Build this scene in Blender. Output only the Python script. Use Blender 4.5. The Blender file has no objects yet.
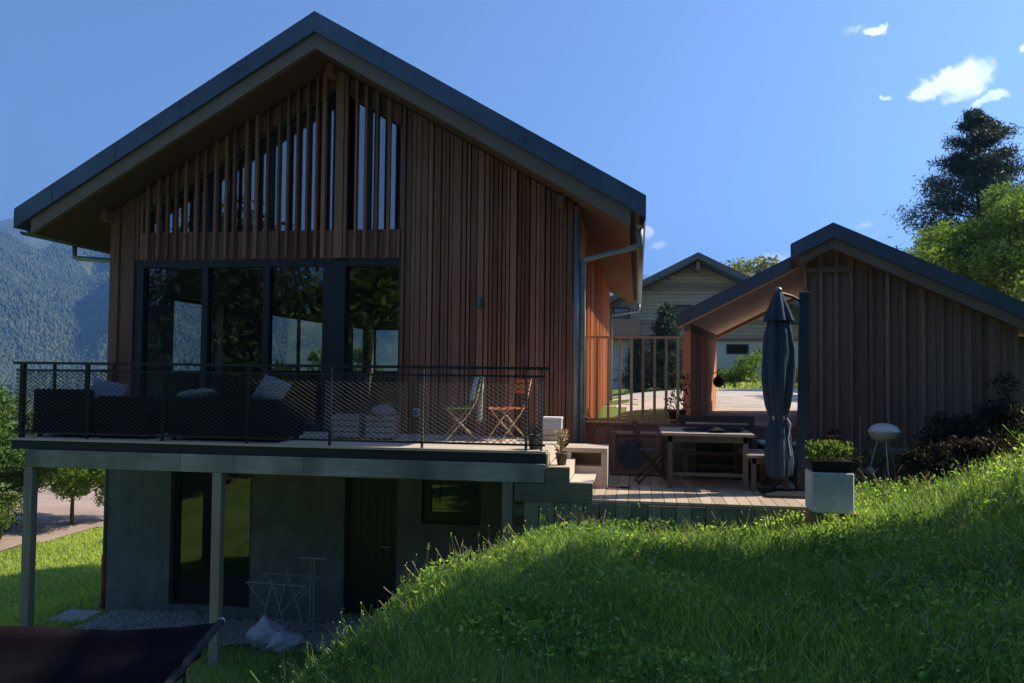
import bpy, math, random
import numpy as np
from mathutils import Vector, Matrix
R = math.radians
rnd = random.Random(7)
rng = np.random.default_rng(11)
scene = bpy.context.scene
COL = scene.collection

# ------------------------------------------------------------------ helpers
class MB:
    """collects boxes, tubes, prisms and leaves; build() links them as ONE mesh object"""
    def __init__(s):
        s.v = []; s.f = []; s.t = []; s.M = None; s.st = []
    def add(s, vs, fs, tone=None):
        o = len(s.v); s.st.append((o, len(s.f)))
        if tone is None: tone = rnd.random()
        for p in vs:
            s.v.append(tuple(s.M @ Vector(p)) if s.M is not None else tuple(p))
        s.t += [tone]*len(vs)
        s.f += [tuple(i+o for i in f) for f in fs]
        return s
    def box(s, x0, x1, y0, y1, z0, z1, tone=None, bev=0.0):
        if bev > 0:
            bm = bevel_box(x1-x0, y1-y0, z1-z0, bev)
            cx, cy, cz = (x0+x1)/2, (y0+y1)/2, (z0+z1)/2
            return s.add([(x+cx, y+cy, z+cz) for x, y, z in bm[0]], bm[1], tone)
        v = [(x0,y0,z0),(x1,y0,z0),(x1,y1,z0),(x0,y1,z0),(x0,y0,z1),(x1,y0,z1),(x1,y1,z1),(x0,y1,z1)]
        return s.add(v, BOXF, tone)
    def hexa(s, v, tone=None):
        return s.add(v, BOXF, tone)
    def prism(s, prof, a0, a1, axis='y', tone=None):
        """closed 2D profile swept along an axis (profile is (x,z) for y, (y,z) for x, (x,y) for z)"""
        n = len(prof); v = []
        for a in (a0, a1):
            for p, q in prof:
                v.append((p, a, q) if axis == 'y' else (a, p, q) if axis == 'x' else (p, q, a))
        f = [tuple(range(n)), tuple(range(2*n-1, n-1, -1))]
        for i in range(n):
            j = (i+1) % n
            f.append((i, i+n, j+n, j))
        return s.add(v, f, tone)
    def tube(s, pts, r, seg=8, tone=None, cap=True):
        pts = [Vector(p) for p in pts]
        rs = r if isinstance(r, (list, tuple)) else [r]*len(pts)
        if tone is None: tone = rnd.random()
        v = []; f = []; prev = None
        for i, p in enumerate(pts):
            d = (pts[min(i+1, len(pts)-1)]-pts[max(i-1, 0)]).normalized()
            if prev is None:
                a = d.orthogonal().normalized()
            else:
                a = (prev - d*prev.dot(d)).normalized()
            prev = a; b = d.cross(a)
            for k in range(seg):
                an = 2*math.pi*k/seg
                v.append(tuple(p + (a*math.cos(an)+b*math.sin(an))*rs[i]))
        for i in range(len(pts)-1):
            for k in range(seg):
                k2 = (k+1) % seg
                f.append((i*seg+k, i*seg+k2, (i+1)*seg+k2, (i+1)*seg+k))
        if cap:
            f.append(tuple(range(seg-1, -1, -1)))
            f.append(tuple((len(pts)-1)*seg+k for k in range(seg)))
        return s.add(v, f, tone)
    def lathe(s, prof, c=(0,0,0), seg=20, mod=None, tone=None):
        """(r,z) profile around a vertical axis; mod(angle, i) scales the radius"""
        v = []; f = []
        for i, (r, z) in enumerate(prof):
            for k in range(seg):
                a = 2*math.pi*k/seg
                rr = r*(mod(a, i) if mod else 1)
                v.append((c[0]+rr*math.cos(a), c[1]+rr*math.sin(a), c[2]+z))
        for i in range(len(prof)-1):
            for k in range(seg):
                k2 = (k+1) % seg
                f.append((i*seg+k, i*seg+k2, (i+1)*seg+k2, (i+1)*seg+k))
        f.append(tuple(range(seg-1, -1, -1)))
        f.append(tuple((len(prof)-1)*seg+k for k in range(seg)))
        return s.add(v, f, tone)
    def each(s, name, mat, parent=None, smooth=False):
        """every collected shape becomes a part of its own"""
        ends = s.st[1:]+[(len(s.v), len(s.f))]; o = None
        for (a, fa), (b, fb) in zip(s.st, ends):
            q = MB(); q.v = s.v[a:b]; q.t = s.t[a:b]; q.f = [tuple(i-a for i in f) for f in s.f[fa:fb]]
            o = q.build(name, mat, parent, smooth)
        return o
    def build(s, name, mat, parent=None, smooth=False):
        me = bpy.data.meshes.new(name)
        me.from_pydata(s.v, [], s.f); me.update()
        at = me.attributes.new('tone', 'FLOAT', 'POINT')
        at.data.foreach_set('value', s.t)
        return link(name, me, mat, parent, smooth)

BOXF = [(0,3,2,1),(4,5,6,7),(0,1,5,4),(1,2,6,5),(2,3,7,6),(3,0,4,7)]
def bevel_box(sx, sy, sz, b):
    import bmesh
    bm = bmesh.new(); bmesh.ops.create_cube(bm, size=1)
    for v in bm.verts: v.co = Vector((v.co.x*sx, v.co.y*sy, v.co.z*sz))
    bmesh.ops.bevel(bm, geom=bm.edges[:], offset=b, segments=2, affect='EDGES', profile=.5)
    bm.verts.ensure_lookup_table()
    vs = [tuple(v.co) for v in bm.verts]; fs = [tuple(v.index for v in f.verts) for f in bm.faces]
    bm.free(); return vs, fs
def link(name, me, mat, parent=None, smooth=False):
    o = bpy.data.objects.new(name, me); COL.objects.link(o)
    if mat is not None: me.materials.append(mat)
    if smooth: me.polygons.foreach_set('use_smooth', [True]*len(me.polygons))
    if parent is not None: o.parent = parent
    return o
def np_mesh(name, V, nper, F, tone, mat, parent=None):
    """fast mesh: V (n,3), F (m,k) with constant k, tone per vertex"""
    me = bpy.data.meshes.new(name)
    m, k = F.shape
    me.vertices.add(len(V)); me.vertices.foreach_set('co', V.astype(np.float32).ravel())
    me.loops.add(m*k); me.loops.foreach_set('vertex_index', F.astype(np.int32).ravel())
    me.polygons.add(m); me.polygons.foreach_set('loop_start', np.arange(0, m*k, k, dtype=np.int32))
    me.update(calc_edges=True)
    at = me.attributes.new('tone', 'FLOAT', 'POINT'); at.data.foreach_set('value', tone.astype(np.float32))
    return link(name, me, mat, parent)
def tag(o, label, cat, group=None, kind=None):
    o['label'] = label; o['category'] = cat
    if group: o['group'] = group
    if kind: o['kind'] = kind
    return o
def thing(name, label, cat, loc=(0,0,0), rz=0, group=None):
    o = bpy.data.objects.new(name, None); COL.objects.link(o)
    o.empty_display_size = .2
    o.location = loc; o.rotation_euler = (0,0,rz)
    return tag(o, label, cat, group)
def struct(o):
    o['kind'] = 'structure'; return o
def copy_tree(root, loc, rz, label):
    def rec(o, par):
        c = o.copy(); COL.objects.link(c)
        if par is not None: c.parent = par
        for ch in list(o.children): rec(ch, c)
        return c
    c = rec(root, None); c.location = loc; c.rotation_euler = (0,0,rz); c['label'] = label
    return c

# ------------------------------------------------------------------ materials
def newmat(name):
    m = bpy.data.materials.new(name); m.use_nodes = True
    nt = m.node_tree
    for n in list(nt.nodes): nt.nodes.remove(n)
    out = nt.nodes.new('ShaderNodeOutputMaterial')
    return m, nt, out
def N(nt, t, **kw):
    n = nt.nodes.new(t)
    for k, v in kw.items(): setattr(n, k, v)
    return n
def ramp(nt, fac, cols):
    r = N(nt, 'ShaderNodeValToRGB'); e = r.color_ramp.elements
    e[0].position = cols[0][0]; e[0].color = (*cols[0][1], 1)
    e[1].position = cols[-1][0]; e[1].color = (*cols[-1][1], 1)
    for p, c in cols[1:-1]:
        q = e.new(p); q.color = (*c, 1)
    nt.links.new(fac, r.inputs[0]); return r.outputs[0]
def noise(nt, scale, detail=4, vec=None, rough=.55):
    n = N(nt, 'ShaderNodeTexNoise'); n.inputs['Scale'].default_value = scale
    n.inputs['Detail'].default_value = detail; n.inputs['Roughness'].default_value = rough
    if vec is not None: nt.links.new(vec, n.inputs['Vector'])
    return n.outputs['Fac']
def mixc(nt, a, b, fac, mode='MIX'):
    m = N(nt, 'ShaderNodeMix', data_type='RGBA', blend_type=mode)
    for sock, val in ((m.inputs[0], fac), (m.inputs[6], a), (m.inputs[7], b)):
        if hasattr(val, 'links'): nt.links.new(val, sock)
        elif isinstance(val, tuple): sock.default_value = (*val, 1)
        else: sock.default_value = val
    return m.outputs[2]
def coords(nt, scale=(1,1,1), rot=(0,0,0)):
    tc = N(nt, 'ShaderNodeTexCoord'); mp = N(nt, 'ShaderNodeMapping')
    mp.inputs['Scale'].default_value = scale; mp.inputs['Rotation'].default_value = rot
    nt.links.new(tc.outputs['Object'], mp.inputs['Vector']); return mp.outputs[0]
def tone(nt):
    a = N(nt, 'ShaderNodeAttribute'); a.attribute_name = 'tone'; return a.outputs['Fac']
def principled(nt, out, col, rough=.6, metal=0, spec=.5, bump=None, bstr=.3, bdist=.01):
    p = N(nt, 'ShaderNodeBsdfPrincipled')
    if hasattr(col, 'links'): nt.links.new(col, p.inputs['Base Color'])
    else: p.inputs['Base Color'].default_value = (*col, 1)
    if hasattr(rough, 'links'): nt.links.new(rough, p.inputs['Roughness'])
    else: p.inputs['Roughness'].default_value = rough
    p.inputs['Metallic'].default_value = metal
    p.inputs['Specular IOR Level'].default_value = spec
    if bump is not None:
        b = N(nt, 'ShaderNodeBump'); b.inputs['Strength'].default_value = bstr; b.inputs['Distance'].default_value = bdist
        nt.links.new(bump, b.inputs['Height']); nt.links.new(b.outputs[0], p.inputs['Normal'])
    nt.links.new(p.outputs[0], out.inputs[0]); return p
def wood(name, dark, light, grain=(14, 14, .9), rough=.75, weather=None, wamt=.5, knots=True):
    m, nt, out = newmat(name)
    t = tone(nt); g = noise(nt, 3.0, 6, coords(nt, grain))
    mx = N(nt, 'ShaderNodeMath', operation='MULTIPLY_ADD'); nt.links.new(g, mx.inputs[0]); mx.inputs[1].default_value = .75
    sub = N(nt, 'ShaderNodeMath', operation='MULTIPLY_ADD'); nt.links.new(t, sub.inputs[0]); sub.inputs[1].default_value = .55; sub.inputs[2].default_value = -.14
    nt.links.new(sub.outputs[0], mx.inputs[2])
    mid = tuple((a+b)/2 for a, b in zip(dark, light))
    c = ramp(nt, mx.outputs[0], [(.12, dark), (.5, mid), (.88, light)])
    if knots:
        vo = N(nt, 'ShaderNodeTexVoronoi'); vo.inputs['Scale'].default_value = 1.0
        nt.links.new(coords(nt, (7, 7, 2.2)), vo.inputs['Vector'])
        k = ramp(nt, vo.outputs['Distance'], [(.03, (1,1,1)), (.10, (0,0,0))])
        c = mixc(nt, c, tuple(x*.45 for x in dark), k)
    if weather:
        w = ramp(nt, noise(nt, .9, 5, coords(nt, (1.0, 1.0, .35))), [(.42, (0,0,0)), (.7, (wamt,)*3)])
        c = mixc(nt, c, weather, w)
    principled(nt, out, c, rough, spec=.25, bump=g, bstr=.35, bdist=.006)
    return m
def plain(name, col, rough=.6, metal=0, var=.15, scale=6, bump=.15, spec=.5, bscale=None):
    m, nt, out = newmat(name)
    n = noise(nt, scale, 5, coords(nt))
    c = ramp(nt, n, [(.3, tuple(x*(1-var) for x in col)), (.7, tuple(min(1, x*(1+var)) for x in col))])
    b = noise(nt, bscale or scale*8, 3, coords(nt))
    principled(nt, out, c, rough, metal, spec, bump=b, bstr=bump, bdist=.004)
    return m
def leafmat(name, c0, c1, c2, trans=.35, rough=.55, spec=.2, big=None, lift=0):
    m, nt, out = newmat(name)
    t = tone(nt)
    if big:
        n = noise(nt, big, 3, coords(nt))
        ma = N(nt, 'ShaderNodeMath', operation='MULTIPLY_ADD'); nt.links.new(n, ma.inputs[0]); ma.inputs[1].default_value = 1.1
        sb = N(nt, 'ShaderNodeMath', operation='MULTIPLY_ADD'); nt.links.new(t, sb.inputs[0]); sb.inputs[1].default_value = .6; sb.inputs[2].default_value = -.35
        nt.links.new(sb.outputs[0], ma.inputs[2]); t = ma.outputs[0]
    c = ramp(nt, t, [(0, c0), (.5, c1), (1, c2)])
    p = N(nt, 'ShaderNodeBsdfPrincipled'); nt.links.new(c, p.inputs['Base Color'])
    p.inputs['Roughness'].default_value = rough; p.inputs['Specular IOR Level'].default_value = spec
    tr = N(nt, 'ShaderNodeBsdfTranslucent')
    nt.links.new(mixc(nt, c, (1.0, 1.0, .5) if not lift else (1.7, 1.62, .72), .7 if not lift else 1.0, 'MULTIPLY'), tr.inputs[0])
    if lift:                                             # blades shade as rounded tufts, their normals leaning to the sky
        ge = N(nt, 'ShaderNodeNewGeometry')
        a_ = N(nt, 'ShaderNodeVectorMath', operation='MULTIPLY_ADD'); nt.links.new(ge.outputs['Normal'], a_.inputs[0])
        a_.inputs[1].default_value = (1-lift,)*3; a_.inputs[2].default_value = (0, 0, lift)
        nn = N(nt, 'ShaderNodeVectorMath', operation='NORMALIZE'); nt.links.new(a_.outputs[0], nn.inputs[0])
        nt.links.new(nn.outputs[0], p.inputs['Normal'])
    mx = N(nt, 'ShaderNodeMixShader'); mx.inputs[0].default_value = trans
    nt.links.new(p.outputs[0], mx.inputs[1]); nt.links.new(tr.outputs[0], mx.inputs[2])
    nt.links.new(mx.outputs[0], out.inputs[0])
    return m
def glassmat(name, ior=1.8, tint=(.93,.96,.96)):
    m, nt, out = newmat(name)
    fr = N(nt, 'ShaderNodeFresnel'); ge = N(nt, 'ShaderNodeNewGeometry')
    ml = N(nt, 'ShaderNodeMath', operation='MULTIPLY_ADD'); nt.links.new(ge.outputs['Backfacing'], ml.inputs[0])
    ml.inputs[1].default_value = 1/ior-ior; ml.inputs[2].default_value = ior; nt.links.new(ml.outputs[0], fr.inputs[0])
    tr = N(nt, 'ShaderNodeBsdfTransparent'); tr.inputs[0].default_value = (*tint, 1)
    gl = N(nt, 'ShaderNodeBsdfGlossy'); gl.inputs['Roughness'].default_value = .0
    b = N(nt, 'ShaderNodeBump'); b.inputs['Strength'].default_value = .02; b.inputs['Distance'].default_value = .02
    nt.links.new(noise(nt, .8, 1, coords(nt)), b.inputs['Height']); nt.links.new(b.outputs[0], gl.inputs['Normal'])
    mx = N(nt, 'ShaderNodeMixShader'); nt.links.new(fr.outputs[0], mx.inputs[0])
    nt.links.new(tr.outputs[0], mx.inputs[1]); nt.links.new(gl.outputs[0], mx.inputs[2]); nt.links.new(mx.outputs[0], out.inputs[0])
    return m
def netmat(name, col):
    return plain(name, col, .5, .6, .2, 20, .05)

M = {}
M['clad'] = wood('clad', (.14,.056,.032), (.42,.19,.112), weather=(.27,.18,.14), wamt=.45)
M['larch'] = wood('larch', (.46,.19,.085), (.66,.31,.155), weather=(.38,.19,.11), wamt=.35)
M['soffit'] = wood('soffit', (.10,.056,.036), (.19,.108,.070), grain=(14,.9,14), knots=False)
M['verge'] = wood('verge', (.13,.095,.068), (.25,.185,.135), grain=(1,14,14), weather=(.19,.18,.165), wamt=.6, knots=False)
M['annexclad'] = wood('annexclad', (.135,.082,.060), (.31,.20,.148), weather=(.24,.185,.155), wamt=.4)
M['annexsoffit'] = wood('annexsoffit', (.46,.31,.20), (.66,.48,.33), grain=(14,.9,14), knots=False)
M['zinc'] = plain('zinc', (.068,.10,.145), .5, .15, .32, 1.3, .12)
M['zincpipe'] = plain('zincpipe', (.20,.24,.27), .45, .3, .15, 5, .05)
M['darkmetal'] = plain('darkmetal', (.012,.016,.020), .45, .0, .2, 8, .05)
M['greymetal'] = plain('greymetal', (.16,.17,.18), .45, .6, .2, 8, .05)
M['wire'] = plain('wire', (.075,.08,.085), .45, .5, .2, 8, .05)
M['rackmetal'] = plain('rackmetal', (.36,.37,.39), .5, .2, .15, 9, .05)
M['palemetal'] = plain('palemetal', (.42,.43,.45), .4, .4, .1, 8, .04)
M['glass'] = glassmat('glass', tint=(.84,.88,.89))
M['gableglass'] = glassmat('gableglass', ior=2.9, tint=(.84,.88,.89))
M['deck'] = wood('deck', (.42,.33,.25), (.66,.54,.42), grain=(14,.8,14), weather=(.5,.46,.41), wamt=.5, rough=.85, knots=False)
M['terrace'] = wood('terrace', (.33,.245,.165), (.56,.43,.30), grain=(14,.8,14), weather=(.38,.325,.26), wamt=.5, rough=.85, knots=False)
M['greybeam'] = wood('greybeam', (.14,.135,.11), (.46,.44,.38), grain=(.7,14,14), weather=(.08,.08,.07), wamt=1.0, rough=.9, knots=False)
M['greypost'] = wood('greypost', (.13,.125,.10), (.38,.36,.31), grain=(14,14,.8), weather=(.15,.15,.12), wamt=.6, rough=.9)
M['skirt'] = wood('skirt', (.11,.12,.09), (.24,.25,.20), grain=(14,14,.8), weather=(.10,.12,.08), wamt=.6, rough=.9)
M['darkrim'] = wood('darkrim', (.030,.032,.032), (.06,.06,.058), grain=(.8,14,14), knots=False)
M['palestep'] = wood('palestep', (.44,.35,.26), (.66,.55,.43), grain=(1,10,10), rough=.85, knots=False)
M['palewood'] = wood('palewood', (.21,.155,.11), (.42,.335,.255), grain=(1.2,14,14), weather=(.36,.32,.28), wamt=.6, rough=.85, knots=False)
M['redwood'] = wood('redwood', (.20,.108,.072), (.38,.225,.155), grain=(1,12,12))
M['fence'] = wood('fence', (.30,.165,.10), (.54,.34,.21), grain=(14,14,.8), knots=False)
M['tablewood'] = wood('tablewood', (.085,.058,.043), (.20,.145,.11), grain=(1.2,14,14), weather=(.20,.17,.15), wamt=.6, rough=.8)
M['interior'] = plain('interior', (.30,.27,.23), .8, 0, .1, 1.5, .05)
M['floor_in'] = wood('floor_in', (.16,.11,.07), (.28,.20,.13), grain=(12,.8,12), knots=False)
M['fabricdark'] = plain('fabricdark', (.020,.021,.026), .92, 0, .3, 18, .5, .2, 260)
M['umbrella'] = plain('umbrella', (.045,.066,.098), .85, 0, .18, 6, .3, .2, 220)
M['white'] = plain('white', (.78,.77,.74), .7, 0, .06, 4, .1)
M['planter'] = plain('planter', (.56,.58,.53), .8, 0, .24, 2.6, .3)
M['cushion'] = plain('cushion', (.17,.185,.215), .9, 0, .08, 7, .4, .2, 150)
M['bag'] = plain('bag', (.36,.39,.47), .4, 0, .15, 12, .8, .5, 30)
M['rattan'] = plain('rattan', (.010,.011,.013), .8, 0, .3, 40, .6, .15, 120)
M['orangepaint'] = plain('orangepaint', (.62,.17,.05), .5, 0, .12, 12, .1)
M['greenpaint'] = plain('greenpaint', (.33,.44,.13), .5, 0, .15, 12, .1)
M['yellowcloth'] = plain('yellowcloth', (.62,.66,.12), .85, 0, .1, 12, .2)
M['tanmetal'] = plain('tanmetal', (.48,.38,.25), .5, .1, .2, 15, .1)
M['brownmetal'] = plain('brownmetal', (.06,.04,.032), .55, .3, .25, 15, .1)
M['terracotta'] = plain('terracotta', (.34,.14,.08), .8, 0, .2, 10, .1)
M['blackplastic'] = plain('blackplastic', (.018,.018,.02), .5, 0, .2, 6, .05)
M['creamwall'] = plain('creamwall', (.62,.59,.50), .9, 0, .08, .7, .2)
M['stone'] = plain('stone', (.20,.19,.18), .9, 0, .45, 5, .9, .3, 9)
M['concslab'] = plain('concslab', (.32,.31,.29), .9, 0, .2, 5, .3)
M['bark'] = plain('bark', (.10,.075,.055), .95, 0, .35, 9, .9, .2, 25)
M['tanbox'] = plain('tanbox', (.50,.40,.31), .8, 0, .12, 10, .2)
M['palegrey'] = plain('palegrey', (.50,.50,.50), .7, 0, .1, 10, .15)
M['rust'] = plain('rust', (.30,.075,.04), .7, .2, .3, 9, .2)
M['kettle'] = plain('kettle', (.52,.52,.52), .35, .1, .1, 3, .03)
M['soil'] = plain('soil', (.05,.035,.025), .95, 0, .3, 20, .9, .2, 40)
M['roofgrey'] = plain('roofgrey', (.11,.12,.135), .7, .1, .2, 2, .1)
# board formed concrete of the lower storey
m, nt, out = newmat('concrete')
n1 = noise(nt, .9, 6, coords(nt)); n2 = noise(nt, 5, 6, coords(nt, (1,1,.5)))
c = mixc(nt, ramp(nt, n1, [(.3,(.13,.135,.135)),(.7,(.22,.225,.225))]), ramp(nt, n2, [(.35,(.09,.095,.095)),(.7,(.24,.245,.245))]), .45)
br = N(nt, 'ShaderNodeTexNoise'); br.inputs['Scale'].default_value = 2.3; br.inputs['Detail'].default_value = 8
nt.links.new(coords(nt), br.inputs['Vector'])
c = mixc(nt, c, (.21,.215,.215), ramp(nt, br.outputs['Fac'], [(.62,(0,0,0)),(.68,(.5,.5,.5))]))
st_ = ramp(nt, noise(nt, 1.0, 5, coords(nt, (5, 5, .35))), [(.5,(0,0,0)),(.75,(.55,.55,.55))])
c = mixc(nt, c, (.08,.08,.072), st_)
pr_ = N(nt, 'ShaderNodeTexVoronoi'); pr_.inputs['Scale'].default_value = 26; nt.links.new(coords(nt), pr_.inputs['Vector'])
c = mixc(nt, c, (.03,.03,.03), ramp(nt, pr_.outputs['Distance'], [(.06,(.8,.8,.8)),(.12,(0,0,0))]))
principled(nt, out, c, .92, bump=n2, bstr=.4, bdist=.01); M['concrete'] = m
# horizontal siding of the neighbouring chalet
m, nt, out = newmat('siding')
sep = N(nt, 'ShaderNodeSeparateXYZ'); tc = N(nt, 'ShaderNodeTexCoord'); nt.links.new(tc.outputs['Object'], sep.inputs[0])
t1 = tone(nt)
g = noise(nt, 1.0, 5, coords(nt, (.6, 4, 12)))
ad = N(nt, 'ShaderNodeMath', operation='MULTIPLY_ADD'); nt.links.new(g, ad.inputs[0]); ad.inputs[1].default_value = .7
s2 = N(nt, 'ShaderNodeMath', operation='MULTIPLY_ADD'); nt.links.new(t1, s2.inputs[0]); s2.inputs[1].default_value = .5; s2.inputs[2].default_value = -.1
nt.links.new(s2.outputs[0], ad.inputs[2])
c = ramp(nt, ad.outputs[0], [(.15,(.27,.20,.14)),(.5,(.42,.33,.24)),(.85,(.56,.46,.34))])
principled(nt, out, c, .85, spec=.2); M['siding'] = m
# ground materials
def groundmat(name, cols, s1, s2, bump=.6, bd=.02):
    m, nt, out = newmat(name)
    a = noise(nt, s1, 6, coords(nt)); b = noise(nt, s2, 6, coords(nt))
    mm = N(nt, 'ShaderNodeMath', operation='MULTIPLY_ADD'); nt.links.new(a, mm.inputs[0]); mm.inputs[1].default_value = .6
    h = N(nt, 'ShaderNodeMath', operation='MULTIPLY'); nt.links.new(b, h.inputs[0]); h.inputs[1].default_value = .4
    nt.links.new(h.outputs[0], mm.inputs[2])
    c = ramp(nt, mm.outputs[0], cols)
    principled(nt, out, c, .95, spec=.1, bump=b, bstr=bump, bdist=bd); return m
M['ground'] = groundmat('ground', [(.3,(.07,.10,.025)),(.5,(.13,.19,.04)),(.7,(.19,.25,.06))], .35, 9)
M['gravel'] = groundmat('gravel', [(.32,(.33,.28,.23)),(.5,(.47,.40,.33)),(.68,(.60,.53,.45))], 1.1, 30)
M['greygravel'] = groundmat('greygravel', [(.3,(.18,.18,.18)),(.5,(.36,.36,.36)),(.7,(.55,.55,.55))], 3, 26, 1.0, .05)
M['pinkroad'] = groundmat('pinkroad', [(.3,(.25,.18,.14)),(.5,(.34,.25,.205)),(.7,(.41,.32,.265))], .5, 14)
m, nt, out = newmat('hillground')
n1 = noise(nt, .010, 6, coords(nt)); n2 = noise(nt, .05, 6, coords(nt))
c = mixc(nt, ramp(nt, n1, [(.35,(.03,.05,.02)),(.5,(.07,.10,.035)),(.66,(.19,.20,.08))]), ramp(nt, n2, [(.3,(.025,.04,.018)),(.7,(.12,.14,.06))]), .5)
principled(nt, out, c, .95, spec=.05); M['hillground'] = m
M['leaf_lime'] = leafmat('leaf_lime', (.09,.15,.025), (.19,.28,.045), (.33,.42,.09), .45)
M['leaf_mid'] = leafmat('leaf_mid', (.045,.085,.018), (.10,.165,.032), (.20,.27,.06), .4)
M['leaf_dark'] = leafmat('leaf_dark', (.018,.036,.016), (.035,.06,.026), (.06,.09,.035), .2)
M['needles'] = leafmat('needles', (.020,.042,.030), (.040,.070,.045), (.075,.11,.055), .12)
M['leaf_pale'] = leafmat('leaf_pale', (.16,.17,.05), (.26,.27,.09), (.36,.34,.14), .4)
M['leaf_red'] = leafmat('leaf_red', (.030,.018,.014), (.045,.032,.020), (.06,.065,.025), .25)
M['leaf_dusk'] = leafmat('leaf_dusk', (.026,.030,.024), (.042,.046,.036), (.07,.07,.052), .15, .8, .05)
M['forestleaf'] = leafmat('forestleaf', (.018,.034,.016), (.042,.064,.030), (.11,.125,.06), .12, big=.012)
M['grass'] = leafmat('grass', (.038,.085,.02), (.145,.285,.05), (.56,.70,.17), .5, .5, .25, big=.55, lift=.8)
M['lawn'] = leafmat('lawn', (.28,.40,.05), (.44,.56,.09), (.60,.66,.16), .42, .5, .25, big=.35, lift=.85)
M['hammock'] = plain('hammock', (.016,.013,.0165), .95, 0, .2, 9, .5, .0, 200)
M['flower'] = plain('flower', (.62,.60,.46), .7, 0, .1, 10, .05)
M['dryplant'] = leafmat('dryplant', (.30,.22,.14), (.45,.36,.24), (.60,.50,.36), .3)

# ------------------------------------------------------------------ terrain
CP = np.array([
 # the bank under the viewpoint, rising to the right
 (0,0,-.66),(2,0,-.35),(5,0,.3),(0,3,-.78),(2,3,-.5),(5,3,.15),(-2,0,-1.0),(-2,3,-1.02),(-2.05,5,-1.05),(-1.95,7.2,-1.05),
 (-1.3,9,-1.02),(-.7,9.9,-.97),(.8,9.8,-.92),(1.6,9.8,-.84),(2.2,9.7,-.70),(3,10,-.55),(3.3,11.8,-.36),(4.2,10.5,-.12),(4.4,9,-.12),
 (4,7,-.2),(3,6,-.42),(1,6,-.8),(1,8,-.85),(2.6,8,-.55),(6,10,.3),(8,8,.9),(8,3,1.0),(3,12.5,-.25),(5,12,.1),(7,13,.5),(12,5,1.8),(12,12,1.2),(10,0,1.4),
 # toe of the bank and the lower yard
 (-3.3,3,-2.0),(-3.4,5,-2.4),(-3.3,7.2,-2.6),(-2.8,9,-2.55),(-2.4,10.5,-2.4),(-1.8,11.6,-1.7),(-1.3,11,-1.15),
 (-4.2,10,-2.78),(-4,12,-2.88),(-6,12,-2.92),(-8.5,12,-2.95),(-8,10,-2.85),(-5,7,-2.75),(-5,4,-2.5),(-5,0,-2.0),(-8,5,-2.9),(-10,0,-2.8),
 (-10,10,-3.2),(-10,14,-3.3),(-9.2,20,-3.5),(-9.2,15,-3.4),(-12,15,-4.2),(-12,20,-4.3),(-15,16,-4.95),(-15,21,-5.0),(-18,18,-5.3),(-18,24,-5.3),(-20.5,26,-5.25),(-21.6,29,-5.2),(-14,29,-5.0),(-24,24,-5.25),(-28,32,-5.2),(-20,10,-5.6),(-26,5,-6),
 (-14,37,-5.2),(-30,45,-7),(-10,-10,-1.2),(-4,-10,.2),(4,-10,1.2),(12,-10,2.5),
 # the gravel court behind the terrace
 (0,13.2,.12),(2,13.2,.12),(0,16,.14),(0,20,.15),(0,30,.15),(5,18,.15),(8,22,.18),(8,30,.18),(20,30,.4),(20,15,1.2),(12,16,.8),(0,45,.15),(10,45,.2),(25,45,.4),(-5,45,-.3),(-7,36,-1.4),
 (-4,20,-1.4),(-1,14,.1),(-1,20,.12),(-1,26,.12),(-5,28,-1.2),
], float)
def _phi(d): return np.sqrt(d*d+.36)
_D = np.hypot(CP[:,None,0]-CP[None,:,0], CP[:,None,1]-CP[None,:,1])
_n = len(CP); _A = np.zeros((_n+3,_n+3)); _A[:_n,:_n] = _phi(_D)+np.eye(_n)*-.02
_A[:_n,_n]=1; _A[:_n,_n+1:]=CP[:,:2]; _A[_n,:_n]=1; _A[_n+1:,:_n]=CP[:,:2].T
_W = np.linalg.solve(_A, np.concatenate([CP[:,2],[0,0,0]]))
def sstep(a, b, x):
    t = np.clip((x-a)/(b-a), 0, 1); return t*t*(3-2*t)
def zfar(x, y):
    r = np.hypot(x+2, y-12)
    left = sstep(20, -60, x)
    zl = -44*(1-np.exp(-np.maximum(r-18, 0)/230))-3
    zb = 1.5+.10*np.maximum(-y-5, 0)*np.exp(-np.maximum(-y,0)/900.)
    zr = .3+.04*np.maximum(x-15, 0)*np.exp(-np.maximum(x,0)/900.)
    zz = zl*left + zr*(1-left)
    back = sstep(0, -40, y)
    return zz*(1-back)+zb*back
def zground(x, y):
    x = np.asarray(x, float); y = np.asarray(y, float); sh = x.shape
    x = x.ravel(); y = y.ravel()
    z = np.zeros_like(x)
    for i in range(0, len(x), 20000):
        a = x[i:i+20000]; b = y[i:i+20000]
        d = np.hypot(a[:,None]-CP[None,:,0], b[:,None]-CP[None,:,1])
        z[i:i+20000] = _phi(d)@_W[:_n] + _W[_n] + a*_W[_n+1] + b*_W[_n+2]
    r = np.hypot(x+2, y-14)
    k = sstep(26, 50, r)
    z = z*(1-k) + zfar(x, y)*k
    bump = .05*np.sin(x*2.1+1.3*np.sin(y*1.7))*np.sin(y*1.9+.7)+.03*np.sin(x*4.3+y*3.1)
    z += bump*sstep(13, 12, y)*(1-sstep(20,30,r))*.7
    inter = (x>-1.4)&(x<2.5)&(y>10.05)&(y<12.78); z = np.where(inter, np.minimum(z, -.88), z)
    court = (x>-.9)&(x<2.6)&(y>=12.85)&(y<14); z = np.where(court, .12, z)
    low = (x>-.9)&(x<6)&(y>=12.85)&(y<19); z = np.where(low, np.minimum(z, .13+.004*(y-13)), z)
    house = (x>-8.3)&(x<-1.05)&(y>12.4)&(y<24.8); z = np.where(house, -3.25, z)
    return z.reshape(sh)
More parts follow.
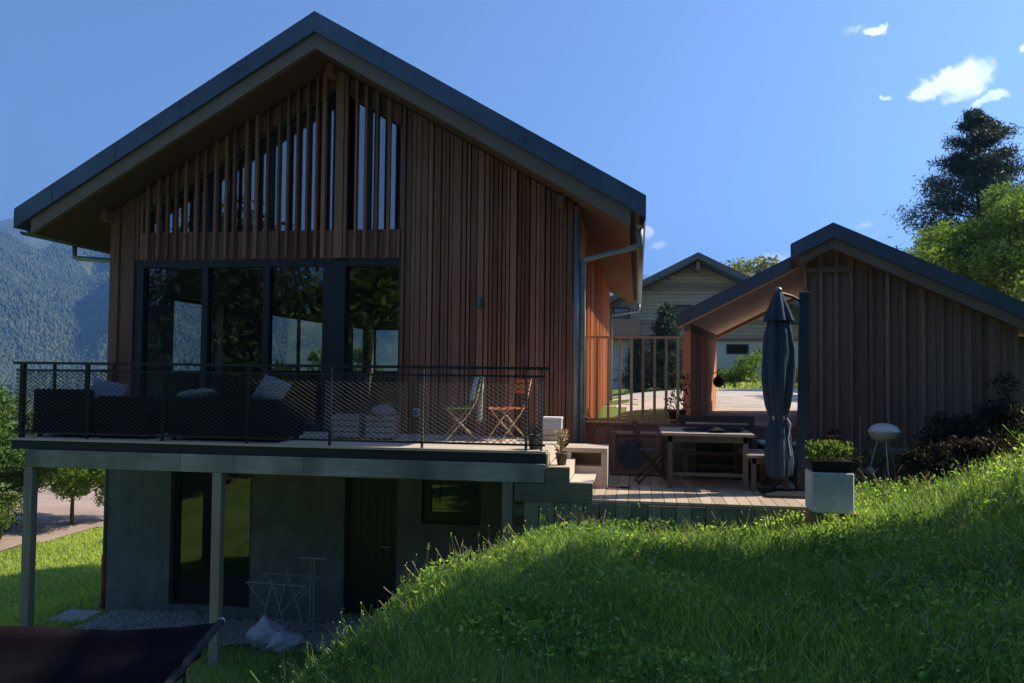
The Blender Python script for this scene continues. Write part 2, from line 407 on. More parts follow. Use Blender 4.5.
def axis(lo, hi, step, far):
    a = list(np.arange(lo, hi+1e-6, step)); s = step; v = hi
    while v < far: s *= 1.22; v += s; a.append(v)
    s = step; v = lo; b = []
    while v > -far: s *= 1.22; v -= s; b.append(v)
    return np.array(b[::-1]+a)
gx = axis(-24, 24, .25, 5200); gy = axis(-12, 46, .25, 5200)
GX, GY = np.meshgrid(gx, gy); GZ = zground(GX, GY)
def zi(x, y):
    """height of the built ground sheet (bilinear)"""
    x = np.asarray(x, float); y = np.asarray(y, float)
    i = np.clip(np.searchsorted(gx, x)-1, 0, len(gx)-2); j = np.clip(np.searchsorted(gy, y)-1, 0, len(gy)-2)
    u = (x-gx[i])/(gx[i+1]-gx[i]); v = (y-gy[j])/(gy[j+1]-gy[j])
    return (GZ[j,i]*(1-u)+GZ[j,i+1]*u)*(1-v)+(GZ[j+1,i]*(1-u)+GZ[j+1,i+1]*u)*v
def zg(x, y): return float(zi(np.array([x]), np.array([y]))[0])
def grid_faces(nx, ny, keep=None):
    i = np.arange(nx-1); j = np.arange(ny-1); I, J = np.meshgrid(i, j)
    a = (J*nx+I).ravel()
    F = np.stack([a, a+1, a+nx+1, a+nx], 1)
    return F if keep is None else F[keep.ravel()]
def finish_smooth(o): o.data.polygons.foreach_set('use_smooth', [True]*len(o.data.polygons)); return o
V = np.stack([GX.ravel(), GY.ravel(), GZ.ravel()], 1)
struct(finish_smooth(np_mesh('ground', V, 1, grid_faces(len(gx), len(gy)), np.zeros(len(V)), M['ground'])))
def sheet(name, mat, x0, x1, y0, y1, step, off, inside):
    xs = np.arange(x0, x1+1e-6, step); ys = np.arange(y0, y1+1e-6, step)
    X, Y = np.meshgrid(xs, ys); Z = zi(X, Y)+off
    cx = (X[:-1,:-1]+X[1:,1:])/2; cyy = (Y[:-1,:-1]+Y[1:,1:])/2
    F = grid_faces(len(xs), len(ys), inside(cx, cyy))
    used = np.unique(F); mp = -np.ones(X.size, int); mp[used] = np.arange(len(used))
    VV = np.stack([X.ravel(), Y.ravel(), Z.ravel()], 1)[used]
    return struct(finish_smooth(np_mesh(name, VV, 1, mp[F], np.zeros(len(used)), mat)))
wob = lambda a, b: .25*np.sin(a*2.3+b)+.15*np.sin(a*5.1+b*2)
in_court = lambda X, Y: (Y > 13.3+.3*wob(X, 1)+np.where(X<.75, 4.2+1.2*np.sin(X*2.1+.6), 0)) & (Y < 36+wob(X, 2)) & (X > -.2-wob(Y,.3)-.02*(Y-15)) & (X < 16+wob(Y, 3))
sheet('gravel_court', M['gravel'], -2, 18, 12.9, 38, .25, .012, in_court)
in_strip = lambda X, Y: (Y > 10.75+wob(X, 1.4)) & (X < -2.9+wob(Y, .4)) & (X > -8.2)
sheet('gravel_strip', M['greygravel'], -8.4, -2.4, 10.4, 12.18, .12, .015, in_strip)
in_bed = lambda X, Y: (((X-3.75)/1.05)**2+((Y-11.75)/.85)**2 < 1+.25*np.sin(X*5+Y*3)) & (Y < 12.75)
sheet('planting_bed', M['soil'], 2.4, 5.2, 10.6, 12.8, .12, .015, in_bed)
in_road = lambda X, Y: (X < -20.8+.6*np.sin(Y*.25)+.35*wob(Y, 2)) & (X > -33)
sheet('farm_road', M['pinkroad'], -36, -17, 8, 45, .5, .03, in_road)

# ------------------------------------------------------------------ main house
FY = 12.2; BY = 25.0; XL = -8.5; XR = -.9; XC = -4.73; HW = 4.83; SL = .587
rtop = lambda x: 6.24-SL*abs(x-XC)
soff = lambda x: rtop(x)-.53
house = thing('timber_house', 'tall timber clad gable house on a dark concrete lower storey, with wide living room glazing', 'house', (0,0,0))
def zones(x, openings, lo, hi):
    """vertical intervals of a board at x left free by the openings"""
    segs = [(lo, hi)]
    for x0, x1, z0, z1 in openings:
        if x0 < x < x1:
            ns = []
            for a, b in segs:
                if z1 <= a or z0 >= b: ns.append((a, b)); continue
                if a < z0: ns.append((a, z0))
                if b > z1: ns.append((z1, b))
            segs = ns
    return segs
# inner walls
w = MB()
def wallbox(x0, x1, y0, y1, z0, z1): w.box(x0, x1, y0, y1, z0, z1)
WL, WR, WT = -8.08, -3.60, 2.70     # living room window
GL, GR, GB = -7.98, -3.68, 3.15     # gable glazing
gtop = lambda x: soff(x)-.30
IN = FY+.10
def gable_piece(x0, x1, z0f, z1f, y0, y1):
    w.hexa([(x0,y0,z0f(x0)),(x1,y0,z0f(x1)),(x1,y1,z0f(x1)),(x0,y1,z0f(x0)),(x0,y0,z1f(x0)),(x1,y0,z1f(x1)),(x1,y1,z1f(x1)),(x0,y1,z1f(x0))])
for yy0, yy1, front in ((IN, FY+.34, True), (BY-.3, BY, False)):
    if front:
        gable_piece(XL+.06, GL, lambda x: -.3 if x < WL+.01 else 2.7, soff, yy0, yy1)
        gable_piece(GR, XR-.06, lambda x: -.3, soff, yy0, yy1)
        gable_piece(GL, GR, lambda x: WT, lambda x: GB, yy0, yy1)
        gable_piece(GL, XC, gtop, soff, yy0, yy1); gable_piece(XC, GR, gtop, soff, yy0, yy1)
        gable_piece(GR-.0, WR, lambda x: -.3, lambda x: WT-.0, yy0+.001, yy1-.001) if False else None
    else:
        gable_piece(XL+.06, -8.2, lambda x: -.3, soff, yy0, yy1)
        gable_piece(-8.2, -6.6, lambda x: -.3, lambda x: .85, yy0, yy1); gable_piece(-8.2, -6.6, lambda x: 2.25, soff, yy0, yy1)
        gable_piece(-6.6, XC, lambda x: -.3, soff, yy0, yy1); gable_piece(XC, XR-.06, lambda x: -.3, soff, yy0, yy1)
# side walls, the far one pierced by three windows
ys = [FY+.34, 13.55, 15.3, 17.4, 21.6, 22.9, 24.6, BY-.3]
for k in range(len(ys)-1):
    if k % 2 == 1:
        w.box(XL+.06, XL+.3, ys[k], ys[k+1], -.3, .85); w.box(XL+.06, XL+.3, ys[k], ys[k+1], 2.25, soff(XL+.06)-.02)
    else: w.box(XL+.06, XL+.3, ys[k], ys[k+1], -.3, soff(XL+.06)-.02)
w.box(XR-.3, XR-.06, FY+.34, BY-.3, -.3, soff(XR-.06)-.02)
w.build('inner_wall', M['interior'], house)
f = MB(); f.box(XL+.31, XR-.31, FY+.02, BY-.31, -.32, -.04); f.build('floor', M['floor_in'], house)
# an inner cross wall closes the rooms behind the living room
f = MB(); f.box(-3.5, XR-.31, 16.5, 16.62, -.03, soff(-3.5)-.1); f.build('partition', M['interior'], house); f = MB(); f.box(-6.5, -3.6, 21.9, 22.0, -.03, 2.0); f.build('partition', M['interior'], house)
# vertical board cladding of the front
cl = MB()
x = WR+.0
def board(mb, x0, x1, y0, y1, z0f, z1f, tn=None):
    mb.hexa([(x0,y0,z0f(x0)),(x1,y0,z0f(x1)),(x1,y1,z0f(x1)),(x0,y1,z0f(x0)),(x0,y0,z1f(x0)),(x1,y0,z1f(x1)),(x1,y1,z1f(x1)),(x0,y1,z1f(x0))], tn)
tp = lambda x: soff(x)-.004
while x < XR-.06:                                    # right of the glazing: boards of mixed width, some set forward
    wd = rnd.choice([.04,.045,.055,.06,.075,.09,.12]); x1 = min(x+wd, XR-.005)
    d = rnd.choice([0,.0,.015,.03,.035])
    if x < XC < x1: x1 = XC
    board(cl, x, x1, FY-.045-d, FY+.05, lambda q: -.28, tp)
    x = x1+rnd.choice([.010,.014,.018,.022])
x = GL-.11
while x < GR+.02:                                    # narrow band under and above the gable glazing
    wd = rnd.choice([.05,.06,.07,.09,.10]); x1 = x+wd
    if x < XC < x1: x1 = XC
    d = rnd.choice([0,.01,.02]); ins = x > GL-.02
    board(cl, x, x1, FY-.012-d, FY+.05, lambda q: WT+.0, (lambda q: GB) if ins else tp)
    if ins: board(cl, x, x1, FY-.012, FY+.05, gtop, tp)
    x = x1+.008
for a, b in ((XL+.004, XL+.155), (XL+.235, XL+.425)):   # the two corner boards at the left end
    board(cl, a, b, FY-.06, FY+.05, lambda q: -.28, tp)
board(cl, XL+.16, XL+.23, FY-.01, FY+.05, lambda q: -.28, tp)
cl.build('cladding', M['clad'], house)
sl = MB(); x = GL+.12
while x < GR:                                        # upright slats running in front of the gable glazing
    wd = rnd.choice([.035,.042,.05]); d = rnd.choice([.0,.015,.03])
    if not (XC-.12 < x+wd/2 < XC+.12):
        board(sl, x, x+wd, FY-.10-d, FY-.036, lambda q: WT+.004+rnd.choice([0,.0]), tp)
    x += rnd.choice([.15,.165,.18,.195])
board(sl, XC+.06, XC+.19, FY-.125, FY-.036, lambda q: WT+.004, tp)
board(sl, XC-.16, XC-.10, FY-.125, FY-.036, lambda q: WT+.004, tp)
sl.build('slats', M['clad'], house)
# gable glazing
g = MB(); pr = [(GL,GB),(GR,GB),(GR,gtop(GR)),(XC,gtop(XC)),(GL,gtop(GL))]
gw = MB()
for a, b in zip(pr, pr[1:]+pr[:1]):
    gw.tube([(a[0],FY+.15,a[1]),(b[0],FY+.15,b[1])], .035, 4)
for xx in (-6.9, -5.82, XC+.12, -4.2):
    gw.box(xx-.03, xx+.03, FY+.12, FY+.18, GB, gtop(xx))
win = gw.build('gable_window', M['darkmetal'], house)
g.prism(pr, FY+.155, FY+.165); g.build('pane', M['gableglass'], win)
# living room sliding window
fr = MB()
fr.box(WL, WR, FY-.03, FY+.14, WT-.115, WT-.002); fr.box(WL, WR, FY-.03, FY+.14, -.04, .05)
fr.box(WL, WL+.16, FY-.028, FY+.14, .05, WT-.115); fr.box(WR-.03, WR, FY-.028, FY+.14, .05, WT-.115)
for a, b in ((-6.90,-6.80),(-5.86,-5.76),(-4.86,-4.50)): fr.box(a, b, FY-.02 if b-a < .2 else FY-.045, FY+.13, .05, WT-.115)
fr.box(-6.80, -4.86, FY+.03, FY+.10, .05, .12)
win = fr.build('sliding_window', M['darkmetal'], house)
for a, b in ((WL+.16,-6.90),(-6.80,-5.86),(-5.76,-4.86),(-4.50,WR-.03)):
    g = MB(); g.box(a, b, FY+.055, FY+.065, .05, WT-.115); g.build('pane', M['glass'], win)
# left wall outside skin and its windows, back skin
sk = MB()
for k in range(len(ys)-1):
    a = FY+.06 if k == 0 else ys[k]; b = BY if k == len(ys)-2 else ys[k+1]
    yy = a
    while yy < b-.02:
        y1 = min(yy+rnd.choice([.1,.13,.16]), b)
        for z0, z1 in (((-.28,.85),(2.25,soff(XL)-.02)) if k % 2 == 1 else ((-.28,soff(XL)-.02),)):
            sk.box(XL-.01*rnd.random(), XL+.05, yy, y1-.01, z0, z1)
        yy = y1
sk.build('side_cladding', M['clad'], house)
for k in (1, 3, 5):
    fr = MB(); a, b = ys[k], ys[k+1]
    fr.box(XL+.05, XL+.13, a, b, .85, .91); fr.box(XL+.05, XL+.13, a, b, 2.19, 2.25)
    mid = (a+b)/2
    for c0 in ([a, b-.06] + ([mid-.03] if k == 3 else [])): fr.box(XL+.051, XL+.129, c0, c0+.06, .91, 2.19)
    win = fr.build('side_window', M['darkmetal'], house)
    g = MB(); g.box(XL+.085, XL+.095, a+.06, b-.06, .91, 2.19); g.build('pane', M['glass'], win)
fr = MB(); fr.box(-8.2, -6.6, BY-.2, BY-.12, .85, .91); fr.box(-8.2, -6.6, BY-.2, BY-.12, 2.19, 2.25)
fr.box(-8.2, -8.14, BY-.199, BY-.121, .91, 2.19); fr.box(-6.66, -6.6, BY-.199, BY-.121, .91, 2.19)
win = fr.build('rear_window', M['darkmetal'], house)
g = MB(); g.box(-8.14, -6.66, BY-.165, BY-.155, .91, 2.19); g.build('pane', M['glass'], win)
# sunlit right-hand wall: a plain panel by the corner, battens further on
rw = MB()
yy = FY-.03
while yy < 14.1:
    y1 = min(yy+.145, 14.12); rw.box(XR-.055, XR+.002*rnd.random(), yy, y1-.003, -.28, soff(XR)+.0-.01); yy = y1
while yy < BY:
    y1 = min(yy+rnd.choice([.12,.16,.2]), BY); rw.box(XR-.055, XR+.004+.004*rnd.random(), yy, y1-.01, .05, soff(XR)-.01)
    if rnd.random() < .55: rw.box(XR+.009, XR+.05, y1-.05, y1+.0, .06, soff(XR)-.03)
    yy = y1
rw.build('right_cladding', M['larch'], house)
# roof
def gable_slab(mb, x0, x1, top, th, y0, y1):
    mb.prism([(x0,top(x0)),(XC,top(XC)),(XC,top(XC)-th),(x0,top(x0)-th)], y0, y1, tone=.4)
    mb.prism([(XC,top(XC)),(x1,top(x1)),(x1,top(x1)-th),(XC,top(XC)-th)], y0, y1, tone=.5)
ro = MB(); gable_slab(ro, XC-HW, XC+HW, rtop, .30, 11.30, 26.0); roof = ro.build('roof', M['zinc'], house)
st = MB()
for s in (-1, 1):                                    # joints of the metal roof edge
    for k in range(1, 5):
        xx = XC+s*HW*k/4.6; st.box(xx-.006, xx+.006, 11.292, 11.30, rtop(xx)-.296, rtop(xx)-.004)
st.each('seam', M['zinc'], roof)
so = MB(); gable_slab(so, XC-4.56, XC+4.6, lambda x: rtop(x)-.302, .21, 11.45, 25.9); so.build('soffit', M['soffit'], house)
for s, x1 in ((-1, XC-4.58), (1, XC+4.62)):
    vb = MB(); vb.prism([(XC,rtop(XC)-.302),(x1,rtop(x1)-.302),(x1,rtop(x1)-.53),(XC,rtop(XC)-.53)], 11.36, 11.445); vb.build('verge_board', M['verge'], house)
for xx, wd in ((XC,.12),(XL+.02,.10),(XR-.24,.10)):
    pu = MB(); pu.box(xx-wd/2, xx+wd/2, 11.92, FY+.2, soff(xx)-.19, soff(xx)-.012-(0 if xx == XC else .025)); pu.build('purlin', M['clad'], house)
# gutters and downpipes
def gutter(xg, zt, s):
    gt = MB(); n = 10; pr = []
    for k in range(n+1):
        a = math.pi*k/n; pr.append((xg-.065*math.cos(a), zt-.065*math.sin(a)))
    for k in range(n, -1, -1):
        a = math.pi*k/n; pr.append((xg-.058*math.cos(a), zt-.058*math.sin(a)))
    gt.prism(pr, 11.42, 25.9); gt.build('gutter', M['zincpipe'], house, True)
    for yy in np.arange(11.7, 25.9, .9):
        pass
ZG = rtop(XC+HW)-.33
gutter(XC+HW-.075, ZG, 1); gutter(XC-HW+.075, ZG, -1)
def arc(pts, n=5, r=.08):
    """polyline with rounded corners"""
    P = [Vector(p) for p in pts]; o = [P[0]]
    for i in range(1, len(P)-1):
        a = (P[i-1]-P[i]); b = (P[i+1]-P[i]); rr = min(r, a.length*.45, b.length*.45)
        p0 = P[i]+a.normalized()*rr; p1 = P[i]+b.normalized()*rr
        for k in range(n+1):
            t = k/n; o.append(p0*(1-t)**2+P[i]*2*t*(1-t)+p1*t*t)
    return o+[P[-1]]
xg = XC+HW-.075
p = MB(); p.tube(arc([(xg,11.75,ZG-.05),(xg,11.75,ZG-.30),(XR+.09,12.12,ZG-.44),(XR+.09,12.12,-.5)]), .042, 10); dp = p.build('downpipe', M['zincpipe'], house, True)
cb = MB()
for zz in (.3, 1.3, 2.2): cb.tube([(XR+.09,12.12,zz),(XR+.09,12.12,zz+.03)], .049, 10)
cb.each('clip', M['greymetal'], dp)
p = MB(); p.tube([(XR+.005,12.10,soff(XR)-.15),(XR+.005,12.10,-.5)], .046, 10); p.build('downpipe', M['zincpipe'], house, True)
p = MB(); p.tube(arc([(xg,25.3,ZG-.05),(xg,25.3,ZG-.25),(XR+.1,25.1,ZG-.38),(XR+.1,25.1,.1)]), .045, 10); p.build('downpipe', M['zincpipe'], house, True)
xg = XC-HW+.075
p = MB(); p.tube(arc([(xg,12.6,ZG-.05),(xg,12.6,ZG-.26),(XL-.06,12.32,ZG-.36),(XL-.06,12.32,-2.1)]), .042, 10); p.build('downpipe', M['zincpipe'], house, True)
p = MB(); p.tube([(XL-.06,12.32,-2.1),(XL-.06,12.32,-2.95)], .055, 10); q = p.build('standpipe', M['rust'], house, True)
# lower storey in concrete
lo = MB(); ZB = -3.3; TOPL = -.32
ops = [(-7.36,-5.99,-2.80,-.62),(-4.46,-3.62,-2.80,-.70),(-3.24,-2.32,-1.35,-.70)]
xs = [XL+.05,-7.36,-5.99,-4.46,-3.62,-3.24,-2.32,XR]
for a, b in zip(xs, xs[1:]):
    for z0, z1 in zones((a+b)/2, ops, ZB, TOPL): lo.box(a, b, FY+.0, FY+.3, z0, z1)
lo.box(XL+.05, XL+.35, FY+.3, BY-.3, ZB, TOPL); lo.box(XR-.3, XR, FY+.3, BY-.3, ZB, TOPL); lo.box(XL+.05, XR, BY-.3, BY, ZB, TOPL)
lo.box(XL+.36, XR-.31, 15.6, 15.7, -2.8, TOPL-.01); lo.box(XL+.36, XR-.31, FY+.31, BY-.31, -2.95, -2.81)
lo.build('concrete_wall', M['concrete'], house)
fr = MB(); a, b, z0, z1 = ops[0]
fr.box(a, b, FY+.12, FY+.2, z1-.08, z1); fr.box(a, b, FY+.12, FY+.2, z0, z0+.09)
for xx in (a, -6.72, b-.08): fr.box(xx, xx+.08, FY+.121, FY+.199, z0+.09, z1-.08)
win = fr.build('patio_door', M['darkmetal'], house)
for c, d in ((a+.08,-6.72),(-6.64,b-.08)):
    g = MB(); g.box(c, d, FY+.155, FY+.165, z0+.09, z1-.08); g.build('pane', M['glass'], win)
a, b, z0, z1 = ops[1]
d = MB(); d.box(a+.05, b-.05, FY+.13, FY+.18, z0, z1-.05)
for k in range(5): d.box(a+.1+k*.125, a+.1+k*.125+.118, FY+.118, FY+.13, z0+.05, z1-.1)
d.box(a, a+.05, FY+.1, FY+.2, z0, z1); d.box(b-.05, b, FY+.1, FY+.2, z0, z1); d.box(a+.05, b-.05, FY+.1, FY+.2, z1-.05, z1)
dr = d.build('cellar_door', M['darkmetal'], house)
h = MB(); h.tube([(b-.14,FY+.118,-1.75),(b-.14,FY+.06,-1.75),(b-.26,FY+.06,-1.75)], .011, 8); h.build('handle', M['palemetal'], dr)
a, b, z0, z1 = ops[2]
fr = MB(); fr.box(a, b, FY+.06, FY+.14, z1-.07, z1); fr.box(a, b, FY+.06, FY+.14, z0, z0+.16)
fr.box(a, a+.13, FY+.061, FY+.139, z0+.16, z1-.07); fr.box(b-.06, b, FY+.061, FY+.139, z0+.16, z1-.07)
win = fr.build('cellar_window', M['darkmetal'], house)
g = MB(); g.box(a+.13, b-.06, FY+.095, FY+.105, z0+.16, z1-.07); g.build('pane', M['glass'], win)
# wall lamp beside the window
t = thing('wall_lamp', 'small dark wall lamp on the brown boards right of the wide window', 'lamp', (-2.36, FY-.075, 2.0))
q = MB(); q.box(-.04,.04,-.012,.0,-.06,.07); q.build('back_plate', M['darkmetal'], t)
q = MB(); q.lathe([(.036,-.08),(.04,-.07),(.04,.06),(.034,.07)], (0,-.06,0), 14); q.build('lamp_body', M['greymetal'], t, True)
t = thing('power_socket', 'small pale socket box low on the brown boards behind the balcony mesh', 'socket', (-3.32, FY-.075, .33))
q = MB(); q.box(-.05,.05,-.03,.0,-.06,.06,bev=.01); q.build('socket_box', M['palegrey'], t)
q = MB(); q.box(-.03,.03,-.04,-.03,-.035,.035,bev=.004); q.build('cover', M['greymetal'], t)

# ------------------------------------------------------------------ balcony deck, railing, steps
dk = thing('balcony_deck', 'raised timber balcony deck on grey posts in front of the wide window', 'deck', (0,10,0))
q = MB(); y = .0
while y < 2.14:
    q.box(-8.42, -1.1, y, y+.138, -.028, 0); y += .145
q.build('floor', M['deck'], dk)
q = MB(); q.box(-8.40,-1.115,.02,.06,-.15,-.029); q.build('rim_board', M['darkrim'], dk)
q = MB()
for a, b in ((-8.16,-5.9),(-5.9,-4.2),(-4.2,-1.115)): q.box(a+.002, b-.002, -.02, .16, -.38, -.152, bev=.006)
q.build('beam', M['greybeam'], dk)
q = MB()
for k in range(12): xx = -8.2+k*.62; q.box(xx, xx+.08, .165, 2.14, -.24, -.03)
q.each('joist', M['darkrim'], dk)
for xx, wd in ((-8.10,.125),(-5.38,.125),(-1.57,.13)):
    q = MB(); q.box(xx-wd/2, xx+wd/2, -.03+.0, -.03+wd, zg(xx,10)-.2 if xx < -2 else -1.6, -.382, bev=.008); q.build('post', M['greypost'], dk)
rl = thing('balcony_railing', 'black balcony railing with diamond wire mesh round the deck edge', 'railing', (0,10.05,0))
q = MB(); q.box(-8.42,-1.06,-.025,.025,1.0,1.035); q.box(-8.38,-1.12,-.012,.012,.905,.93); q.box(-8.38,-1.12,-.012,.012,.06,.085)
q.box(-8.395,-8.345,.026,2.1,1.0,1.035); q.box(-8.382,-8.358,.013,2.1,.905,.93); q.box(-8.382,-8.358,.013,2.1,.06,.085)
q.each('rail', M['darkmetal'], rl)
for xx, yy, wd in ((-8.30,0,.06),(-8.37,.7,.035),(-8.37,1.4,.035),(-8.37,2.06,.04),(-7.32,0,.03),(-6.22,0,.03),(-5.03,0,.03),(-3.9,0,.03),(-2.68,0,.03),(-1.36,0,.034),(-1.17,0,.03)):
    q = MB(); q.box(xx-wd/2, xx+wd/2, yy+.0265-wd/2, yy+.0265+wd/2, 0, 1.0); q.build('post', M['greymetal'] if xx > -3 else M['darkmetal'], rl)
q = MB(); z0, z1, sx = .085, .905, (.905-.085)/.62
k = -8.36-sx
def wire(xa, za, xb, zb, plane):
    if plane == 'f': q.tube([(xa,-.016,za),(xb,-.016,zb)], .004, 3, cap=False)
    else: q.tube([(-8.385,xa,za),(-8.385,xb,zb)], .004, 3, cap=False)
def wires(lo_, hi_, plane):
    k = lo_-sx
    while k < hi_:
        for sgn in (1, -1):
            xa, xb = k, k+sx; za, zb = (z0, z1) if sgn > 0 else (z1, z0)
            ca, cb_ = max(xa, lo_), min(xb, hi_)
            if cb_-ca > .01:
                f_ = lambda xx: za+(zb-za)*(xx-xa)/(xb-xa)
                wire(ca, f_(ca), cb_, f_(cb_), plane)
        k += .085
wires(-8.36, -1.14, 'f'); wires(.0, 2.05, 's')
q.build('wire_mesh', M['wire'], rl)
# steps down to the terrace
sp = thing('deck_steps', 'stepped timber stair with pale treads from the balcony down to the terrace', 'steps', (-1.1,10.0,0))
q = MB(); q.box(.0,.0+.02,.03,1.55,-.17,-.03); q.box(.265,.285,.03,1.55,-.35,-.21); q.build('riser', M['palestep'], sp)
for a, z in ((.0,-.18),(.28,-.36)):
    q = MB(); q.box(a+(.021 if a == 0 else .006), a+.285, .03, .76, z-.03, z); q.box(a+(.021 if a == 0 else .006), a+.285, .765, 1.55, z-.03, z); q.build('tread', M['palestep'], sp)
q = MB(); q.prism([(-.005,-.155),(.0,-.185),(.29,-.185),(.29,-.365),(.57,-.365),(.57,-.60),(-.38,-.60),(-.38,-.39),(-.005,-.39)], -.025, .025); q.build('stringer', M['greybeam'], sp)
# white block beside the wall with a hollow under its top
sb = thing('step_block', 'pale open fronted block step against the house corner above the terrace', 'step', (-.95,10.95,-.56))
q = MB(); q.box(.0,.56,.0,.62,.47,.53,bev=.006); q.build('top', M['palestep'], sb)
q = MB(); q.box(.48,.56,.0,.62,.0,.469); q.box(-.0,.08,.0,.62,.0,.469); q.box(.08,.48,.45,.62,.0,.469); q.box(.08,.48,.0,.45,.0,.29); q.build('body', M['palestep'], sb)
# stack of two boxes by the deck corner
t = thing('storage_box', 'tan wooden box under a grey one by the house corner', 'box', (-1.2,11.62,0)); q = MB(); q.box(-.13,.13,-.1,.1,.0,.165,bev=.006); q.build('body', M['tanbox'], t)
q = MB(); q.box(-.125,.125,-.104,-.1,.075,.085); q.build('groove', M['brownmetal'], t)
t = thing('storage_box', 'grey lidded box stacked on a tan box by the house corner', 'box', (-1.19,11.62,.165)); q = MB(); q.box(-.135,.135,-.1,.1,.0,.14,bev=.006); q.build('body', M['palegrey'], t)
q = MB(); q.box(-.142,.142,-.107,.107,.14,.17,bev=.006); q.build('lid', M['white'], t)
# crumpled dry plants and pots on the steps
def potted(name, label, cat, loc, r, h, mat, leaf, lr, lh, n=120, ls=.05, up=.6):
    t = thing(name, label, cat, loc)
    q = MB(); q.lathe([(r*.7,0),(r*.72,.01),(r*.98,h*.85),(r*1.06,h*.86),(r*1.06,h),(r*.92,h),(r*.9,h*.9)], (0,0,0), 18); q.build('pot', mat, t, True)
    q = MB(); q.lathe([(r*.3,h*.88),(r*.88,h*.9),(r*.5,h*.93)], (0,0,0), 12); q.build('soil', M['soil'], t)
    if leaf is not None:
        q = MB()
        for k in range(n):
            a = rnd.uniform(0, 6.28); rr = lr*math.sqrt(rnd.random()); zz = h+lh*rnd.random()
            leaf_quad(q, (rr*math.cos(a), rr*math.sin(a), zz), ls)
        for k in range(10):
            a = rnd.uniform(0, 6.28); rr = lr*.7*rnd.random()
            q.tube([(0,0,h*.9),(rr*math.cos(a)*.6,rr*math.sin(a)*.6,h+lh*.4),(rr*math.cos(a),rr*math.sin(a),h+lh*.9)], .004, 4)
        q.build('foliage', leaf, t)
    return t
def leaf_quad(q, c, s):
    d = Vector((rnd.gauss(0,1), rnd.gauss(0,1), rnd.gauss(0,.7))).normalized(); a = d.orthogonal().normalized(); b = d.cross(a)
    th = rnd.uniform(0, 6.28); a, b = a*math.cos(th)+b*math.sin(th), b*math.cos(th)-a*math.sin(th)
    c = Vector(c); L = s*rnd.uniform(.7,1.3); W = L*.38
    q.add([c-a*L*.5, c+b*W*.5, c+a*L*.5, c-b*W*.5], [(0,1,2,3)])
potted('plant_pot', 'small dark pot with a dry straw plant on the first step', 'plant pot', (-.93,10.22,-.18), .075, .15, M['brownmetal'], M['dryplant'], .07, .24, 70, .06)
potted('plant_pot', 'black pot behind the wire mesh at the balcony end', 'plant pot', (-1.27,10.28,0), .10, .19, M['blackplastic'], M['leaf_dusk'], .09, .1, 60, .05)
potted('plant_pot', 'pale dry seedling tuft beside the house corner on the deck', 'plant pot', (-1.02,11.1,0), .05, .06, M['palestep'], M['dryplant'], .1, .14, 90, .06)
# ------------------------------------------------------------------ furniture
def lounge(name, label, loc, w_, dp_, rz, cat='sofa', h=.64):
    t = thing(name, label, cat, loc, rz, 'dark woven balcony seating')
    q = MB(); q.box(-w_/2, w_/2, -dp_/2, dp_/2, .05, .32, bev=.02); q.build('base', M['rattan'], t)
    q = MB(); q.box(-w_/2, w_/2, -dp_/2, -dp_/2+.16, .322, h, bev=.03); q.build('backrest', M['rattan'], t)
    for s in (-1, 1):
        q = MB(); x0 = s*(w_/2-.07); q.box(x0-.07, x0+.07, -dp_/2+.163, dp_/2, .322, .54, bev=.03); q.build('armrest', M['rattan'], t)
    q = MB(); q.box(-w_/2+.145, w_/2-.145, -dp_/2+.165, dp_/2+.01, .324, .43, bev=.035); q.build('seat_cushion', M['fabricdark'], t)
    for sx_ in (-1, 1):
        for sy_ in (-1, 1):
            q = MB(); q.box(sx_*(w_/2-.07)-.025, sx_*(w_/2-.07)+.025, sy_*(dp_/2-.07)-.025, sy_*(dp_/2-.07)+.025, 0, .049); q.each('leg', M['darkmetal'], t)
    return t
lounge('armchair', 'dark woven armchair at the left end of the balcony', (-7.85,10.62,0), .84, .78, 0, 'armchair', .66)
lounge('armchair', 'dark woven armchair between the end armchair and the long sofa', (-6.93,10.62,0), .78, .76, 0, 'armchair', .58)
lounge('sofa', 'long dark woven sofa behind the middle of the balcony mesh', (-5.45,10.62,0), 1.6, .8, 0, 'sofa', .57)
def pillow(label, loc, size, rot):
    s, tk = size, .14
    n = 12; V_ = []; F_ = []
    for side in (1, -1):
        for i in range(n+1):
            for j in range(n+1):
                u, v = i/n*2-1, j/n*2-1
                k = max(0, (1-u**4)*(1-v**4))**.5
                pin = 1-.08*(abs(u)*abs(v))
                V_.append((u*s[0]/2*pin*(1-.06*(1-abs(v))*abs(u)), v*s[1]/2*pin*(1-.06*(1-abs(u))*abs(v)), side*tk/2*k + .006*math.sin(u*9+v*4)))
    m_ = (n+1)**2
    for sd in (0, 1):
        for i in range(n):
            for j in range(n):
                a = sd*m_+i*(n+1)+j; fq = (a, a+n+1, a+n+2, a+1)
                F_.append(fq if sd == 0 else fq[::-1])
    q = MB(); q.add(V_, F_); o = q.build('cushion', M['cushion'], None, True)
    o.location = loc; o.rotation_euler = rot
    return tag(o, label, 'cushion')
pillow('pale cushion slumped on the arm between the two dark armchairs', (-7.42,10.60,.58), (.52,.46), (R(58),R(8),R(10)))
pillow('flat white cushion lying on the left end of the long sofa back', (-5.92,10.40,.61), (.52,.30), (R(-8),R(-8),R(4)))
pillow('plump white cushion propped at the right end of the long sofa', (-4.86,10.42,.68), (.46,.40), (R(62),R(18),R(-8)))
